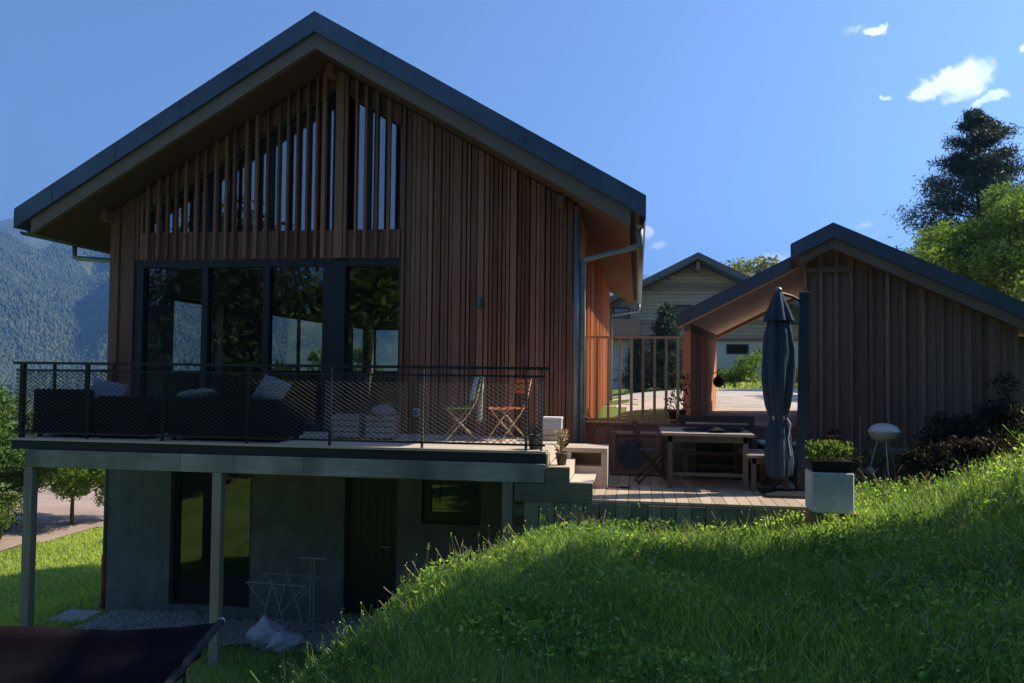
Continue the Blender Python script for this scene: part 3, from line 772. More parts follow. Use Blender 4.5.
for k, (xx, lb) in enumerate(((-4.05,'pale slatted crate behind the mesh, nearer the long sofa'),(-3.55,'pale slatted crate behind the mesh, below the white bundle'))):
    t = thing('slatted_crate', lb, 'crate', (xx,11.2,0), 0, 'pale crates on the balcony'); q = MB(); q.box(-.2,.2,-.15,.15,.02,.34); q.build('body', M['stone'], t)
    q = MB()
    for j in range(4): q.box(-.205,.205,-.162,-.151,.03+j*.08,.09+j*.08)
    q.build('slats', M['concslab'], t)
t = thing('cloth_bundle', 'crumpled white cloth heaped on the right slatted crate', 'cloth', (-3.55,11.18,.341))
q = MB(); q.lathe([(.17,0),(.19,.03),(.14,.10),(.05,.14),(.01,.15)], (0,0,0), 22, lambda a, i: 1+.16*math.sin(3*a+i)+.08*math.sin(7*a-i*2)); q.build('fabric', M['cushion'], t, True)

def bistro(name, label, loc, rz, frame, slat, cloth=None, sling=False):
    """folding chair facing +x"""
    t = thing(name, label, 'folding chair', loc, rz, 'folding garden chairs')
    for s in (-1, 1):
        y = s*.19
        q = MB(); q.tube([(.22,y,.0),(.08,y,.17),(-.10,y,.38),(-.20,y,.56),(-.27,y,.86)], .011, 8); q.build('back_frame', frame, t, True)
        q = MB(); q.tube([(-.24,y*.86,.0),(.0,y*.86,.235),(.19,y*.86,.445)], .011, 8); q.build('leg_frame', frame, t, True)
    q = MB()
    for xx, zz in ((.2,.02),(-.215,.02),(-.27,.85),(.19,.44)): q.tube([(xx,-.19,zz),(xx,.19,zz)], .009, 6)
    q.each('stretcher', frame, t)
    q = MB()
    for k in range(6): q.box(-.17+k*.063, -.17+k*.063+.052, -.2, .2, .445, .462)
    q.build('seat', slat, t)
    q = MB()
    if sling:
        q.hexa([(-.195,-.18,.56),(-.185,-.18,.56),(-.185,.18,.56),(-.195,.18,.56),(-.272,-.18,.86),(-.262,-.18,.86),(-.262,.18,.86),(-.272,.18,.86)])
    else:
        for k in range(3):
            z = .66+k*.072; xx = -.20-(z-.56)*.233
            q.box(xx-.012, xx+.004, -.2, .2, z, z+.055)
    q.build('backrest', slat, t)
    return t
c1 = bistro('folding_chair', 'tan folding chair with a white cloth over its back on the sunny deck end', (-2.47,11.32,0), math.pi+R(20), M['tanmetal'], M['greenpaint'])
q = MB(); V_ = []; F_ = []; n1, n2 = 10, 16
for i in range(n1+1):
    for j in range(n2+1):
        s = j/n2; y = -.17+.34*i/n1; wv = .012*math.sin(i*1.9+j*.3)
        if s < .3: zz = .56+.33*s/.3; xx = -.185-(zz-.56)*.233+.02
        elif s < .36: zz = .89; xx = -.245-.05*(s-.3)/.06
        else: zz = .89-.62*(s-.36)/.64; xx = -.305+.05*(s-.36)
        V_.append((xx+wv, y*(1-.15*max(0,s-.36)), zz))
for i in range(n1):
    for j in range(n2):
        a = i*(n2+1)+j; F_.append((a, a+1, a+n2+2, a+n2+1))
q.add(V_, F_); o = q.build('draped_cloth', M['white'], None, True)
o.location = c1.location; o.rotation_euler = c1.rotation_euler; tag(o, 'white cloth hanging over the back of the tan folding chair', 'cloth')
md = o.modifiers.new('thick', 'SOLIDIFY'); md.thickness = .006
q = MB(); q.box(-.335,-.20,-.10,.07,.885,.905); o = q.build('folded_towel', M['yellowcloth']); o.location = c1.location; o.rotation_euler = c1.rotation_euler
tag(o, 'small yellow green towel folded over the top of the white cloth', 'towel')
md = o.modifiers.new('soft', 'BEVEL'); md.width = .008; md.segments = 2
bistro('folding_chair', 'orange slatted folding chair in the sun at the balcony end', (-1.82,11.50,0), math.pi+R(40), M['tanmetal'], M['orangepaint'])

# ------------------------------------------------------------------ terrace
TZ = -.56
tr = thing('wooden_terrace', 'sunny low timber terrace of lengthwise boards with a grey plank skirt', 'terrace', (0,10,TZ))
q = MB(); x = -1.12
while x < 2.3:
    x1 = x+.137; q.box(x, x1, .0, 1.38, -.028, 0); q.box(x, x1, 1.385, 2.72, -.028, 0); x = x1+.008
q.build('floor', M['terrace'], tr)
q = MB(); x = -1.36
while x < 2.32:
    wd = rnd.choice([.15,.17,.18]); q.box(x, min(x+wd,2.34), -.03+.012*rnd.random(), .0, -.75+.03*rnd.random(), -.045 if x > -.5 else -.045); x += wd+.012
q.build('skirt', M['skirt'], tr)
q = MB(); q.box(-1.36,2.34,.003,.06,-.16,-.03); q.box(2.29,2.335,.06,2.72,-.7,-.03); q.build('rim_board', M['redwood'], tr)
q = MB(); q.box(-1.62,-1.2,.05,.09,-.23,-.10); q.box(-1.62,-1.2,.05,.09,-.50,-.37); q.box(-1.62,-1.2,.05,.09,-.78,-.64); q.each('brace', M['skirt'], tr)
# low wall behind it, with the bar fence on top
lw = thing('low_wall', 'low brown plank wall behind the terrace', 'wall', (0,12.74,0))
q = MB(); x = -.86
while x < 2.4:
    q.box(x, x+.2, .0, .05, TZ-.3, .16); x += .206
q.build('panel', M['redwood'], lw)
q = MB(); q.box(-.87,2.42,-.03,.09,.161,.205); q.build('cap', M['redwood'], lw)
q = MB(); q.box(-.86,2.42,.052,.16,TZ-.3,.12); q.build('core', M['concrete'], lw)
fn = thing('bar_fence', 'brown fence of upright square bars on the low wall by the house', 'fence', (0,12.78,.206))
q = MB(); q.box(-.84,.66,-.02,.02,1.29,1.33); q.box(-.84,.66,-.018,.018,.03,.06); q.each('rail', M['fence'], fn)
for k in range(9):
    q = MB(); x = -.80+k*.176; q.box(x-.021, x+.021, -.018, .018, .0 if k in (0,8) else .061, 1.289); q.build('bar', M['fence'], fn)
# heat pump
hp = thing('heat_pump', 'brown boxed heat pump with a round fan against the low wall', 'heat pump', (-.02,12.42,TZ+.02))
q = MB(); q.box(-.34,.34,.0,.28,.02,.58,bev=.015); q.build('casing', M['redwood'], hp)
q = MB(); q.box(-.37,-.30,-.03,.3,.0,.62); q.box(.30,.37,-.03,.3,.0,.62); q.box(-.30,.30,-.03,.3,.585,.62); q.box(-.30,.30,-.03,.0,.0,.05); q.each('surround', M['redwood'], hp)
q = MB(); q.M = Matrix.Translation((-.06,-.002,.30)) @ Matrix.Rotation(R(90),4,'X'); q.lathe([(.215,0),(.215,.012),(.2,.014)], (0,0,0), 32); q.build('fan_plate', M['blackplastic'], hp)
q = MB()
for k in range(6):
    r_ = .04+k*.032; q.tube([(-.06+r_*math.cos(a), -.022, .30+r_*math.sin(a)) for a in np.linspace(0, 2*math.pi, 33)], .004, 5, cap=False)
for k in range(4):
    a = k*math.pi/4; q.tube([(-.06-.21*math.cos(a),-.026,.30-.21*math.sin(a)),(-.06+.21*math.cos(a),-.026,.30+.21*math.sin(a))], .004, 5)
q.build('grille', M['greymetal'], hp)
# dining table
tb = thing('garden_table', 'weathered timber garden table in the middle of the terrace', 'table', (.94,11.76,TZ), R(0))
q = MB()
for k in range(8): q.box(-.62,.58,-.62+k*.155,-.62+k*.155+.148,.705,.74)
q.build('tabletop', M['palewood'], tb)
q = MB(); q.box(-.54,.5,-.57,-.54,.62,.703); q.box(-.54,.5,.54,.57,.62,.703); q.box(-.54,-.51,-.54,.54,.62,.703); q.box(.47,.5,-.54,.54,.62,.703); q.each('apron', M['tablewood'], tb)
for sx_ in (-.54,.44):
    for sy_ in (-.57,.51):
        q = MB(); q.box(sx_, sx_+.065, sy_, sy_+.065, 0, .703); q.each('leg', M['tablewood'], tb)
q = MB(); q.box(-.5,.46,-.56,-.53,.17,.215); q.box(-.5,.46,.53,.56,.17,.215); q.each('stretcher', M['tablewood'], tb)
# crumpled cover on it
q = MB(); nx_, ny_ = 44, 24; V_ = []; F_ = []
for j in range(ny_+1):
    for i in range(nx_+1):
        u, v = i/nx_*2-1, j/ny_*2-1
        rr = math.hypot(u, v*.9); lobe = 1+.18*math.sin(4*math.atan2(v,u)+1)+.1*math.sin(7*math.atan2(v,u))
        hgt = max(0, 1-(rr/lobe)**2)
        z = .006+.055*hgt*(.6+.5*abs(math.sin(u*6+v*3))+.35*abs(math.sin(u*11-v*7)))
        V_.append((u*.36*lobe, v*.22*lobe, z))
for j in range(ny_):
    for i in range(nx_):
        a = j*(nx_+1)+i; F_.append((a, a+1, a+nx_+2, a+nx_+1))
q.add(V_, F_); o = q.build('dark_cloth', M['fabricdark'], None, True); o.location = (1.02,11.55,TZ+.742); o.rotation_euler = (0,0,R(6))
tag(o, 'crumpled black cloth lying on the weathered garden table', 'cloth')
o.modifiers.new('thick', 'SOLIDIFY').thickness = .004
# chairs at the table
bistro('folding_chair', 'dark metal folding chair at the left side of the garden table', (.22,11.72,TZ), R(10), M['brownmetal'], M['brownmetal'])
c3 = thing('sling_chair', 'thin legged chair with a wide black back beyond the garden table', 'chair', (1.15,12.55,TZ), R(0))
for sx_ in (-.27,.27):
    q = MB(); q.tube([(sx_,-.2,0),(sx_,-.18,.45),(sx_,-.24,.72)], .011, 8); q.each('leg', M['brownmetal'], c3)
    q = MB(); q.tube([(sx_,.10,0),(sx_,.10,.43)], .011, 8); q.each('leg', M['brownmetal'], c3)
q = MB()
for zz in (.12,.18): q.tube([(-.27,-.2,zz),(.27,-.2,zz)], .008, 6)
q.each('stretcher', M['brownmetal'], c3)
q = MB(); q.box(-.30,.30,-.2,-.175,.19,.56,bev=.008); q.build('backrest', M['blackplastic'], c3)
q = MB(); q.box(-.29,.29,-.174,.10,.42,.45,bev=.008); q.build('seat', M['blackplastic'], c3)
bistro('folding_chair', 'dark metal folding chair behind the closed parasol', (1.98,11.72,TZ), math.pi+R(14), M['brownmetal'], M['brownmetal'])
# stool
stl = thing('wooden_stool', 'small square wooden stool right of the garden table', 'stool', (1.70,11.62,TZ))
q = MB()
for k in range(4): q.box(-.29,.27,-.52+k*.235,-.52+k*.235+.228,.44,.475)
q.build('seat', M['palewood'], stl)
q = MB(); q.box(-.21,.25,-.48,-.45,.36,.438); q.box(-.21,.25,.32,.35,.36,.438); q.box(-.21,-.18,-.45,.32,.36,.438); q.each('apron', M['tablewood'], stl)
for sx_ in (-.22,.19):
    for sy_ in (-.48,.30):
        q = MB(); q.box(sx_, sx_+.06, sy_, sy_+.06, 0, .438); q.each('leg', M['tablewood'], stl)
# pallet bench along the wall
pb = thing('pallet_bench', 'dark slatted pallet bench along the low wall behind the table', 'bench', (1.1,12.46,TZ))
q = MB()
for k in range(4): q.box(-.5,.62,-.34+k*.13,-.34+k*.13+.115,.36,.40)
q.build('seat', M['tablewood'], pb)
q = MB()
for zz in (.58,.80): q.box(-.5,.62,.19,.215,zz,zz+.10)
q.each('back_rail', M['tablewood'], pb)
for xx in (-.45,.55):
    q = MB(); q.box(xx, xx+.07, .216, .27, 0, .90); q.box(xx, xx+.07, -.32, -.26, 0, .36); q.each('leg', M['tablewood'], pb)
q = MB(); q.box(.5,.60,-.3,.18,.60,.64); q.box(.52,.58,-.3,-.25,.40,.60); q.build('armrest', M['tablewood'], pb)
lt = thing('side_table', 'low dark side table with a pale worn top beside the pallet bench', 'table', (1.98,12.42,TZ))
q = MB(); q.box(-.24,.26,-.2,.2,.52,.56,bev=.006); q.build('tabletop', M['palegrey'], lt)
for sx_ in (-.22,.18):
    for sy_ in (-.18,.12):
        q = MB(); q.box(sx_, sx_+.06, sy_, sy_+.06, 0, .518); q.each('leg', M['darkrim'], lt)
q = MB(); q.box(-.2,.22,.1,.118,.08,.5); q.build('back_panel', M['darkrim'], lt)
q = MB(); q.box(-.085,.085,-.06,.06,0,.17,bev=.008); o = q.build('wooden_block', M['tanbox']); o.location = (1.86,12.0,TZ+.32); 
ub = thing('wooden_crate', 'plain dark crate under the tan block behind the stool', 'crate', (1.86,12.0,TZ)); q = MB(); q.box(-.15,.15,-.12,.12,0,.318); q.build('body', M['redwood'], ub)
q = MB()
for k in range(3): q.box(-.155,.155,-.132,-.121,.02+k*.1,.10+k*.1)
q.build('slats', M['redwood'], ub)
tag(o, 'small tan wooden block standing on the crate behind the stool', 'block')
# bits lying on the boards
q = MB(); q.box(-.045,.045,-.13,.13,0,.05,bev=.012); o = q.build('bottle_crate', M['greenpaint']); o.location = (.98,11.35,TZ); o.rotation_euler = (R(0),0,R(20)); bpy.data.objects.remove(o)
t = thing('dustpan', 'small dark brush with a thin red handle lying on the sunny boards', 'brush', (-.36,11.05,TZ), R(-4))
q = MB(); q.tube([(-.12,.06,.02),(.0,.02,.014),(.13,.0,.012)], .010, 8); q.build('handle', M['rust'], t)
q = MB(); q.box(.13,.27,-.02,.02,0,.028,bev=.006); q.build('head', M['blackplastic'], t)
# closed cantilever parasol
um = thing('closed_parasol', 'closed slate blue parasol hanging from a dark mast at the terrace edge', 'parasol', (0,0,TZ))
mb_, mt_ = Vector((2.10,11.15,0)), Vector((2.16,11.25,2.60))
q = MB(); d = (mt_-mb_); 
q.hexa([tuple(p_) for p_ in ((mb_+Vector((-.05,-.04,0))),(mb_+Vector((.05,-.04,0))),(mb_+Vector((.05,.04,0))),(mb_+Vector((-.05,.04,0))),(mt_+Vector((-.055,-.04,0))),(mt_+Vector((.055,-.04,0))),(mt_+Vector((.055,.04,0))),(mt_+Vector((-.055,.04,0))))]); q.build('mast', M['umbrella'], um)
q = MB(); q.box(2.10,2.22,11.2,11.3,2.60,2.63,bev=.006); q.build('mast_cap', M['greymetal'], um)
q = MB(); q.tube([(1.80,11.02,2.60),(1.98,11.12,2.56),(2.13,11.22,2.50)], .022, 8); q.build('arm', M['darkmetal'], um)
q = MB(); fold = lambda a, i: 1+.13*math.sin(8*a+.8*math.sin(i*.9))+.08*math.sin(5*a+1.3+i*.35)+.06*math.sin(13*a+i*.7)+.025*math.sin(23*a-i*1.9)
US = 1.03
prof = [(.03,2.44),(.075,2.36),(.13,2.2),(.155,2.05),(.175,1.85),(.185,1.65),(.18,1.45),(.165,1.28),(.14,1.13),(.115,1.02),(.10,.96),(.112,.90),(.135,.75),(.15,.55),(.155,.4),(.14,.25),(.10,.2)]
CX, CYY = 1.80, 11.02
q.lathe([(r_*US, z_) for r_, z_ in prof[::-1]], (CX,CYY,0), 64, fold); q.build('canopy', M['umbrella'], um, True)
q = MB(); fl = [(.04,2.62),(.055,2.60),(.10,2.50),(.155,2.36),(.20,2.24),(.205,2.22),(.16,2.25)]
q.lathe([(r_*.86, z_) for r_, z_ in fl[::-1]], (CX,CYY,0), 64, lambda a, i: 1+(.16 if i < 4 else .05)*math.sin(8*a+.4)); q.build('vent_flap', M['umbrella'], um, True)
q = MB(); q.lathe([(.045,2.60),(.05,2.63),(.035,2.66),(.01,2.67)], (CX,CYY,0), 16); q.build('finial', M['greymetal'], um, True)
q = MB(); q.lathe([(.095,.95),(.1,.96),(.1,1.0),(.095,1.01)], (CX,CYY,0), 32); q.build('strap', M['palegrey'], um, True)
q = MB(); q.tube([(CX+.09,CYY-.09,.98),(CX+.13,CYY-.12,.9),(CX+.10,CYY-.12,.72),(CX+.13,CYY-.11,.5)], .008, 6); q.build('cord', M['palegrey'], um)
q = MB(); q.box(1.58,2.16,10.62,11.28,0,.035,bev=.008); q.box(2.04,2.16,11.09,11.21,.036,.3,bev=.008); q.build('base', M['darkmetal'], um)
# planter
pl = thing('planter_box', 'square white planter at the front corner of the terrace', 'planter', (2.12,9.62,-.53))
q = MB()
q.prism([(-.225,-.2),(.215,-.2),(.215,.2),(-.225,.2)], 0, .44, 'z'); q.build('tub', M['planter'], pl).modifiers.new('b','BEVEL').width = .012
q = MB(); q.box(-.21,.20,-.185,.185,.441,.45); q.build('soil', M['soil'], pl)
ty = thing('plant_tray', 'long black trough of leafy herbs standing on the white planter', 'plant trough', (2.12,9.62,-.079))
q = MB(); q.hexa([(-.21,-.15,.0),(.20,-.15,.0),(.20,.15,.0),(-.21,.15,.0),(-.235,-.18,.11),(.225,-.18,.11),(.225,.18,.11),(-.235,.18,.11)]); q.build('trough', M['blackplastic'], ty)
q = MB(); q.box(-.22,.21,-.165,.165,.111,.118); q.build('soil', M['soil'], ty)
q = MB()
for cx, n in ((-.17,110),(-.04,130),(.08,100),(.17,50)):
    for k in range(n):
        a = rnd.uniform(0,6.28); r_ = .085*rnd.random()**.5; leaf_quad(q, (cx+r_*math.cos(a), r_*math.sin(a)*1.2, .13+.19*rnd.random()), .06)
    for k in range(6): q.tube([(cx,0,.115),(cx+rnd.uniform(-.06,.06),rnd.uniform(-.06,.06),.28)], .004, 4)
q.build('foliage', M['leaf_lime'], ty)
q = MB()
for k in range(90): leaf_quad(q, (.2+rnd.uniform(-.08,.16), rnd.uniform(-.12,.12), .1+.13*rnd.random()), .05)
for k in range(8): q.tube([(.2,0,.12),(.28+.1*rnd.random(),rnd.uniform(-.1,.1),.12),(.36+.12*rnd.random(),rnd.uniform(-.15,.15),-.02-.1*rnd.random())], .004, 4)
q.build('trailing_stems', M['leaf_dusk'], ty)
for k, (xx, lb) in enumerate(((1.95,'grey brick under the left of the white planter'),(2.32,'rough brick under the right corner of the white planter'))):
    q = MB(); q.box(-.07,.07,-.14,.14,-.2,0,bev=.01); o = q.build('brick', M['terracotta']); o.location = (xx,9.6,-.532); tag(o, lb, 'brick', 'bricks under the planter')

# ------------------------------------------------------------------ annex with its open passage (own axes, turned a little)
ax = thing('timber_annex', 'brown timber annex with a zinc edged gable and an open roofed passage at its left', 'annex', (2.48,12.9,0), R(-10.6))
AR = .40; ats = .5
at_ = lambda x: 3.20-ats*abs(x-AR)
def aslab(mb, x0, x1, top, th, y0, y1, rx=AR):
    if x0 < rx: mb.prism([(x0,top(x0)),(min(rx,x1),top(min(rx,x1))),(min(rx,x1),top(min(rx,x1))-th),(x0,top(x0)-th)], y0, y1)
    if x1 > rx: mb.prism([(max(rx,x0),top(max(rx,x0))),(x1,top(x1)),(x1,top(x1)-th),(max(rx,x0),top(max(rx,x0))-th)], y0, y1)
q = MB(); aslab(q, -.19, 3.4, at_, .22, -.36, 6.0); aslab(q, -2.05, -.192, at_, .22, 1.0, 6.0); q.build('roof', M['zinc'], ax)
q = MB(); ab = lambda x: at_(x)-.222
aslab(q, -.08, 3.3, ab, .15, -.32, -.25); q.build('verge_board', M['verge'], ax)
q = MB(); aslab(q, -.08, 3.3, ab, .12, -.249, 5.9); aslab(q, -1.98, -.082, ab, .04, 1.03, 5.95); q.build('soffit', M['annexsoffit'], ax)
q = MB(); q.prism([(-1.98,ab(-1.98)-.042),(-.12,ab(-.12)-.042),(-.12,ab(-.12)-.12),(-1.98,ab(-1.98)-.12)], 5.8, 5.9); q.build('rear_rafter', M['redwood'], ax)
q = MB(); q.hexa([(-1.93,1.06,ab(-1.93)-.14),(-1.82,1.06,ab(-1.93)-.14),(-1.82,5.7,ab(-1.93)-.14),(-1.93,5.7,ab(-1.93)-.14),(-1.93,1.06,ab(-1.93)-.045),(-1.82,1.06,ab(-1.82)-.045),(-1.82,5.7,ab(-1.82)-.045),(-1.93,5.7,ab(-1.93)-.045)]); q.build('wall_plate', M['verge'], ax)
q = MB(); wtp = lambda x: at_(x)-.36
xs_ = 0.0; i = 0
while xs_ < 2.80:                                    # broad boards with cover strips
    wd = rnd.choice([.19,.21,.24]); x1 = min(xs_+wd, 2.82)
    if xs_ < AR < x1: x1 = AR
    dd = .02*rnd.random()
    board(q, xs_+.004, x1, -dd, .06, lambda z: -.08, wtp)
    xs_ = x1+.004; i += 1
q.build('cladding', M['annexclad'], ax)
q = MB()
for xx in (.02,.24,.46,.66,.93,1.15,1.37,1.62,1.86,2.08,2.33,2.56,2.78):
    board(q, xx-.022-.01*rnd.random(), xx+.022, -.06, -.022, lambda z: -.08, wtp)
q.box(.03,.64,-.075,-.0605,2.50,2.585); q.build('batten', M['annexclad'], ax)
q = MB(); q.prism([(.201,-.1),(2.599,-.1),(2.599,wtp(2.6)-.02),(AR,wtp(AR)-.02),(.201,wtp(.2)-.02)], .062, .16); q.box(.0,.2,.061,6,-.1,2.4); q.hexa([(2.6,.061,-.1),(2.82,.061,-.1),(2.82,6,-.1),(2.6,6,-.1),(2.6,.061,1.6),(2.82,.061,1.6),(2.82,6,1.6),(2.6,6,1.6)]); q.box(.2,2.6,5.8,6,-.1,1.7); q.each('annex_wall', M['annexclad'], ax)
q = MB(); q.box(-.05,2.86,-.09,.25,-.75,-.081); q.build('plinth', M['stone'], ax)
q = MB(); q.box(2.84,3.25,.25,.4,-.5,1.55); q.build('rear_panel', M['zincpipe'], ax)
q = MB()
yy = 1.06
while yy < 5.6:
    q.box(-1.92, -1.83+.012*rnd.random(), yy, yy+.19, -.2, ab(-1.9)-.142); yy += .2
q.box(-1.935,-1.815,1.02,1.055,-.2,ab(-1.9)-.15)
q.build('passage_wall', M['larch'], ax)
q = MB(); q.box(-1.7,-.02,5.2,5.28,.1,.16) ; q.v.clear(); q.f.clear(); q.t.clear()
def A2W(x, y, z): 
    c_, s_ = math.cos(R(-10.6)), math.sin(R(-10.6)); return (2.48+x*c_-y*s_, 12.9+x*s_+y*c_, z)
t = thing('globe_lantern', 'round dark lantern on the sunlit end of the passage wall', 'lantern', A2W(-1.815,4.6,.60))
q = MB(); q.lathe([(.02,-.12),(.07,-.1),(.105,-.05),(.115,0),(.105,.05),(.07,.10),(.03,.12)], (.14,0,.19), 20); q.build('globe', M['blackplastic'], t, True)
q = MB(); q.tube([(.0,0,.36),(.1,0,.38),(.14,0,.31)], .012, 6); q.build('bracket', M['darkmetal'], t)
t = potted('climbing_plant', 'bare tangled climber in a dark pot against the passage wall', 'plant', (.62,13.25,.14), .14, .25, M['brownmetal'], M['leaf_dusk'], .22, .55, 160, .07)
# ------------------------------------------------------------------ kettle barbecue and pots at the annex foot
def zc(x, y): return zg(x, y)
bq = thing('kettle_barbecue', 'round pale kettle barbecue on thin legs before the annex wall', 'barbecue', (3.31,11.8,zc(3.31,11.8)))
bq.scale = (.95,.95,1)
hz = .2-zc(3.29,11.8)
q = MB(); q.lathe([(.05,-.135),(.12,-.12),(.18,-.075),(.21,-.01),(.212,0)], (0,0,hz), 28); q.build('bowl', M['kettle'], bq, True)
q = MB(); q.lathe([(.222,.002),(.222,.012),(.208,.03),(.18,.075),(.11,.11),(.03,.122)], (0,0,hz), 28); ld = q.build('lid', M['kettle'], bq, True)
q = MB(); q.tube([(-.04,0,hz+.115),(-.04,0,hz+.15),(.04,0,hz+.15),(.04,0,hz+.115)], .008, 6); q.build('handle', M['blackplastic'], ld)
for k in range(3):
    a = 2.6+k*2.094; q = MB(); q.tube([(.09*math.cos(a),.09*math.sin(a),hz-.12),(.22*math.cos(a),.22*math.sin(a),0)], .011, 6); q.each('leg', M['palemetal'], bq)
q = MB(); q.tube([(-.2,-.06,.06),(-.2,.0,.06)], .05, 12); q.build('wheel', M['palegrey'], bq)
t = thing('garden_stake', 'thin upright metal stake beside the kettle barbecue', 'stake', (2.99,11.75,zc(2.99,11.75))); q = MB(); q.tube([(0,0,-.1),(.0,.0,.86)], .012, 6); q.build('rod', M['greymetal'], t); q = MB(); q.tube([(0,0,.86),(0,0,.88)], .018, 8); q.build('cap', M['blackplastic'], t)
potted('plant_pot', 'terracotta pot on the stone ledge left of the barbecue', 'plant pot', (2.83,12.55,-.08), .10, .18, M['terracotta'], M['leaf_dusk'], .1, .08, 40, .06)
potted('plant_pot', 'low terracotta pot on the stone ledge right of the barbecue', 'plant pot', (3.95,12.35,-.08), .09, .13, M['terracotta'], M['leaf_red'], .1, .08, 40, .06)

# ------------------------------------------------------------------ drying rack, bag, hammock under and beside the deck
gz = zg(-4.9,11.3)
dr = thing('drying_rack', 'folding clothes drying rack standing on gravel under the deck', 'drying rack', (-5.0,11.3,gz))
q = MB(); 
for s in (-1, 1):
    y = s*.26
    q.tube([(-.30,y,.0),(-.08,y,.9)], .009, 6); q.tube([(.22,y,.0),(-.10,y,.92)], .009, 6)
for xx in (-.3,.22): q.tube([(xx,-.26,.02),(xx,.26,.02)], .008, 6)
q.each('leg', M['rackmetal'], dr)
q = MB()
for y in (-.26,.26): q.tube([(-.48,y,.88),(.42,y,.86)], .008, 6)
for k in range(10): xx = -.46+k*.096; q.tube([(xx,-.26,.878-.002*k),(xx,.26,.878-.002*k)], .004, 5)
q.build('hanging_rails', M['rackmetal'], dr)
q = MB()
for y in (-.26,.26): q.tube([(-.46,y,.87),(-.17,y,.55)], .006, 6); q.tube([(.40,y,.86),(.08,y,.5)], .006, 6)
q.each('brace', M['rackmetal'], dr)
ts = thing('metal_stand', 'narrow T topped metal stand behind the clothes drying rack', 'stand', (-4.78,11.75,zg(-4.78,11.75)))
q = MB()
for x in (-.03,.03): q.tube([(x,0,.05),(x,0,1.1)], .010, 6)
q.each('upright', M['rackmetal'], ts)
q = MB(); q.tube([(-.22,0,1.1),(.22,0,1.1)], .013, 8); q.build('crossbar', M['rackmetal'], ts)
q = MB(); q.tube([(-.2,-.15,.012),(0,0,.06),(.2,.15,.012)], .010, 6); q.tube([(-.2,.15,.012),(0,0,.061),(.2,-.15,.012)], .010, 6); q.build('foot', M['rackmetal'], ts)
def bag(label, loc, s, seed):
    import bmesh
    from mathutils import noise as mn
    bm = bmesh.new(); bmesh.ops.create_icosphere(bm, subdivisions=5, radius=1)
    for v in bm.verts:
        d = v.co.copy(); k = d+Vector((seed*3.1, seed*1.7, 0))
        rr = 1+.22*mn.noise(k*1.3)+.10*abs(mn.noise(k*3.1))-.09*abs(mn.noise(k*5.3+Vector((4,1,2))))-.05*abs(mn.noise(k*11))
        p_ = Vector((d.x*.27*rr, d.y*.21*rr, d.z*.23*rr))
        if d.z > .55: p_.x *= 1-.6*((d.z-.55)/.45)**.7; p_.y *= 1-.6*((d.z-.55)/.45)**.7; p_.z += .07*((d.z-.55)/.45)**1.5; p_.x -= .05*((d.z-.55)/.45)
        p_.z = max(p_.z+.17, .01*mn.noise(k*4)+.005)
        v.co = p_*s
    q = MB(); bm.verts.ensure_lookup_table(); q.add([tuple(v.co) for v in bm.verts], [tuple(v.index for v in f.verts) for f in bm.faces]); bm.free()
    o = q.build('plastic_bag', M['bag'], None, True); o.location = loc; return tag(o, label, 'bag', 'white plastic bags under the deck')
bag('tall white plastic bag slumped at the foot of the drying rack', (-5.05,10.85,zg(-5.05,10.85)), 1.0, 3)
o = bag('lower white plastic bag lying right of the taller bag', (-4.72,10.72,zg(-4.72,10.72)), .85, 5); o.scale = (1.1,1,.7); o.rotation_euler = (0,0,R(40))
q = MB(); q.box(-.35,.3,-.3,.25,-.15,.05,bev=.02); o = q.build('concrete_slab', M['concslab']); o.location = (-8.75,12.0,zg(-8.75,12.0)+.0); tag(o, 'flat concrete slab at the left foot of the concrete wall', 'slab')

# hammock of dark cloth slung close to the viewpoint
hm = thing('hammock', 'dark cloth hammock slung low at the left beside the grey post', 'hammock', (0,0,0))
HA, HB_ = Vector((-2.12,3.97,-.33)), Vector((-1.72,2.75,-.22))
HC, HD = Vector((-4.9,3.75,-.25)), Vector((-4.6,2.4,-.2))
q = MB(); n1, n2 = 60, 40; V_ = []; F_ = []
for i in range(n1+1):
    u = i/n1
    for j in range(n2+1):
        v = j/n2
        p_ = (HA*(1-v)+HB_*v)*(1-u)+(HC*(1-v)+HD*v)*u
        sag = -.62*math.sin(math.pi*u)**.9*(.35+.65*math.sin(math.pi*min(1,.08+.92*v)))*(.25+.75*math.sin(math.pi*v)**.6)
        wr = .034*math.sin(j*.8+5*u)*math.exp(-4.0*u)*math.sin(math.pi*v)+.014*math.sin(j*1.3+4*u)*math.exp(-3.0*u)+.009*math.sin(j*2.3-9*u)*math.exp(-2.2*u)+.006*math.sin(j*.5+u*23)
        V_.append((p_.x, p_.y, p_.z+sag+wr+.0))
for i in range(n1):
    for j in range(n2):
        a = i*(n2+1)+j; F_.append((a, a+n2+1, a+n2+2, a+1))
q.add(V_, F_); o = q.build('cloth', M['hammock'], hm, True); o.modifiers.new('t','SOLIDIFY').thickness = .006
ex_ = (HA-HB_).normalized()
q = MB(); q.tube([HA+ex_*.10, HB_-ex_*.1], .019, 12); br_ = q.build('spreader_bar', M['fabricdark'], hm, True)
q = MB(); q.tube([HA+ex_*.095, HA+ex_*.115], .0205, 12); q.build('end_cap', M['palemetal'], br_, True)
q = MB(); q.tube([HC+ex_*.06, HD-ex_*.06], .026, 12); q.build('spreader_bar', M['darkmetal'], hm, True)
HM = HA*.45+HB_*.55
q = MB(); q.tube([HM+Vector((.0,0,-.02)), (HM.x-.02, HM.y, zg(HM.x,HM.y)-.05)], .011, 8); q.each('leg', M['brownmetal'], hm, True)
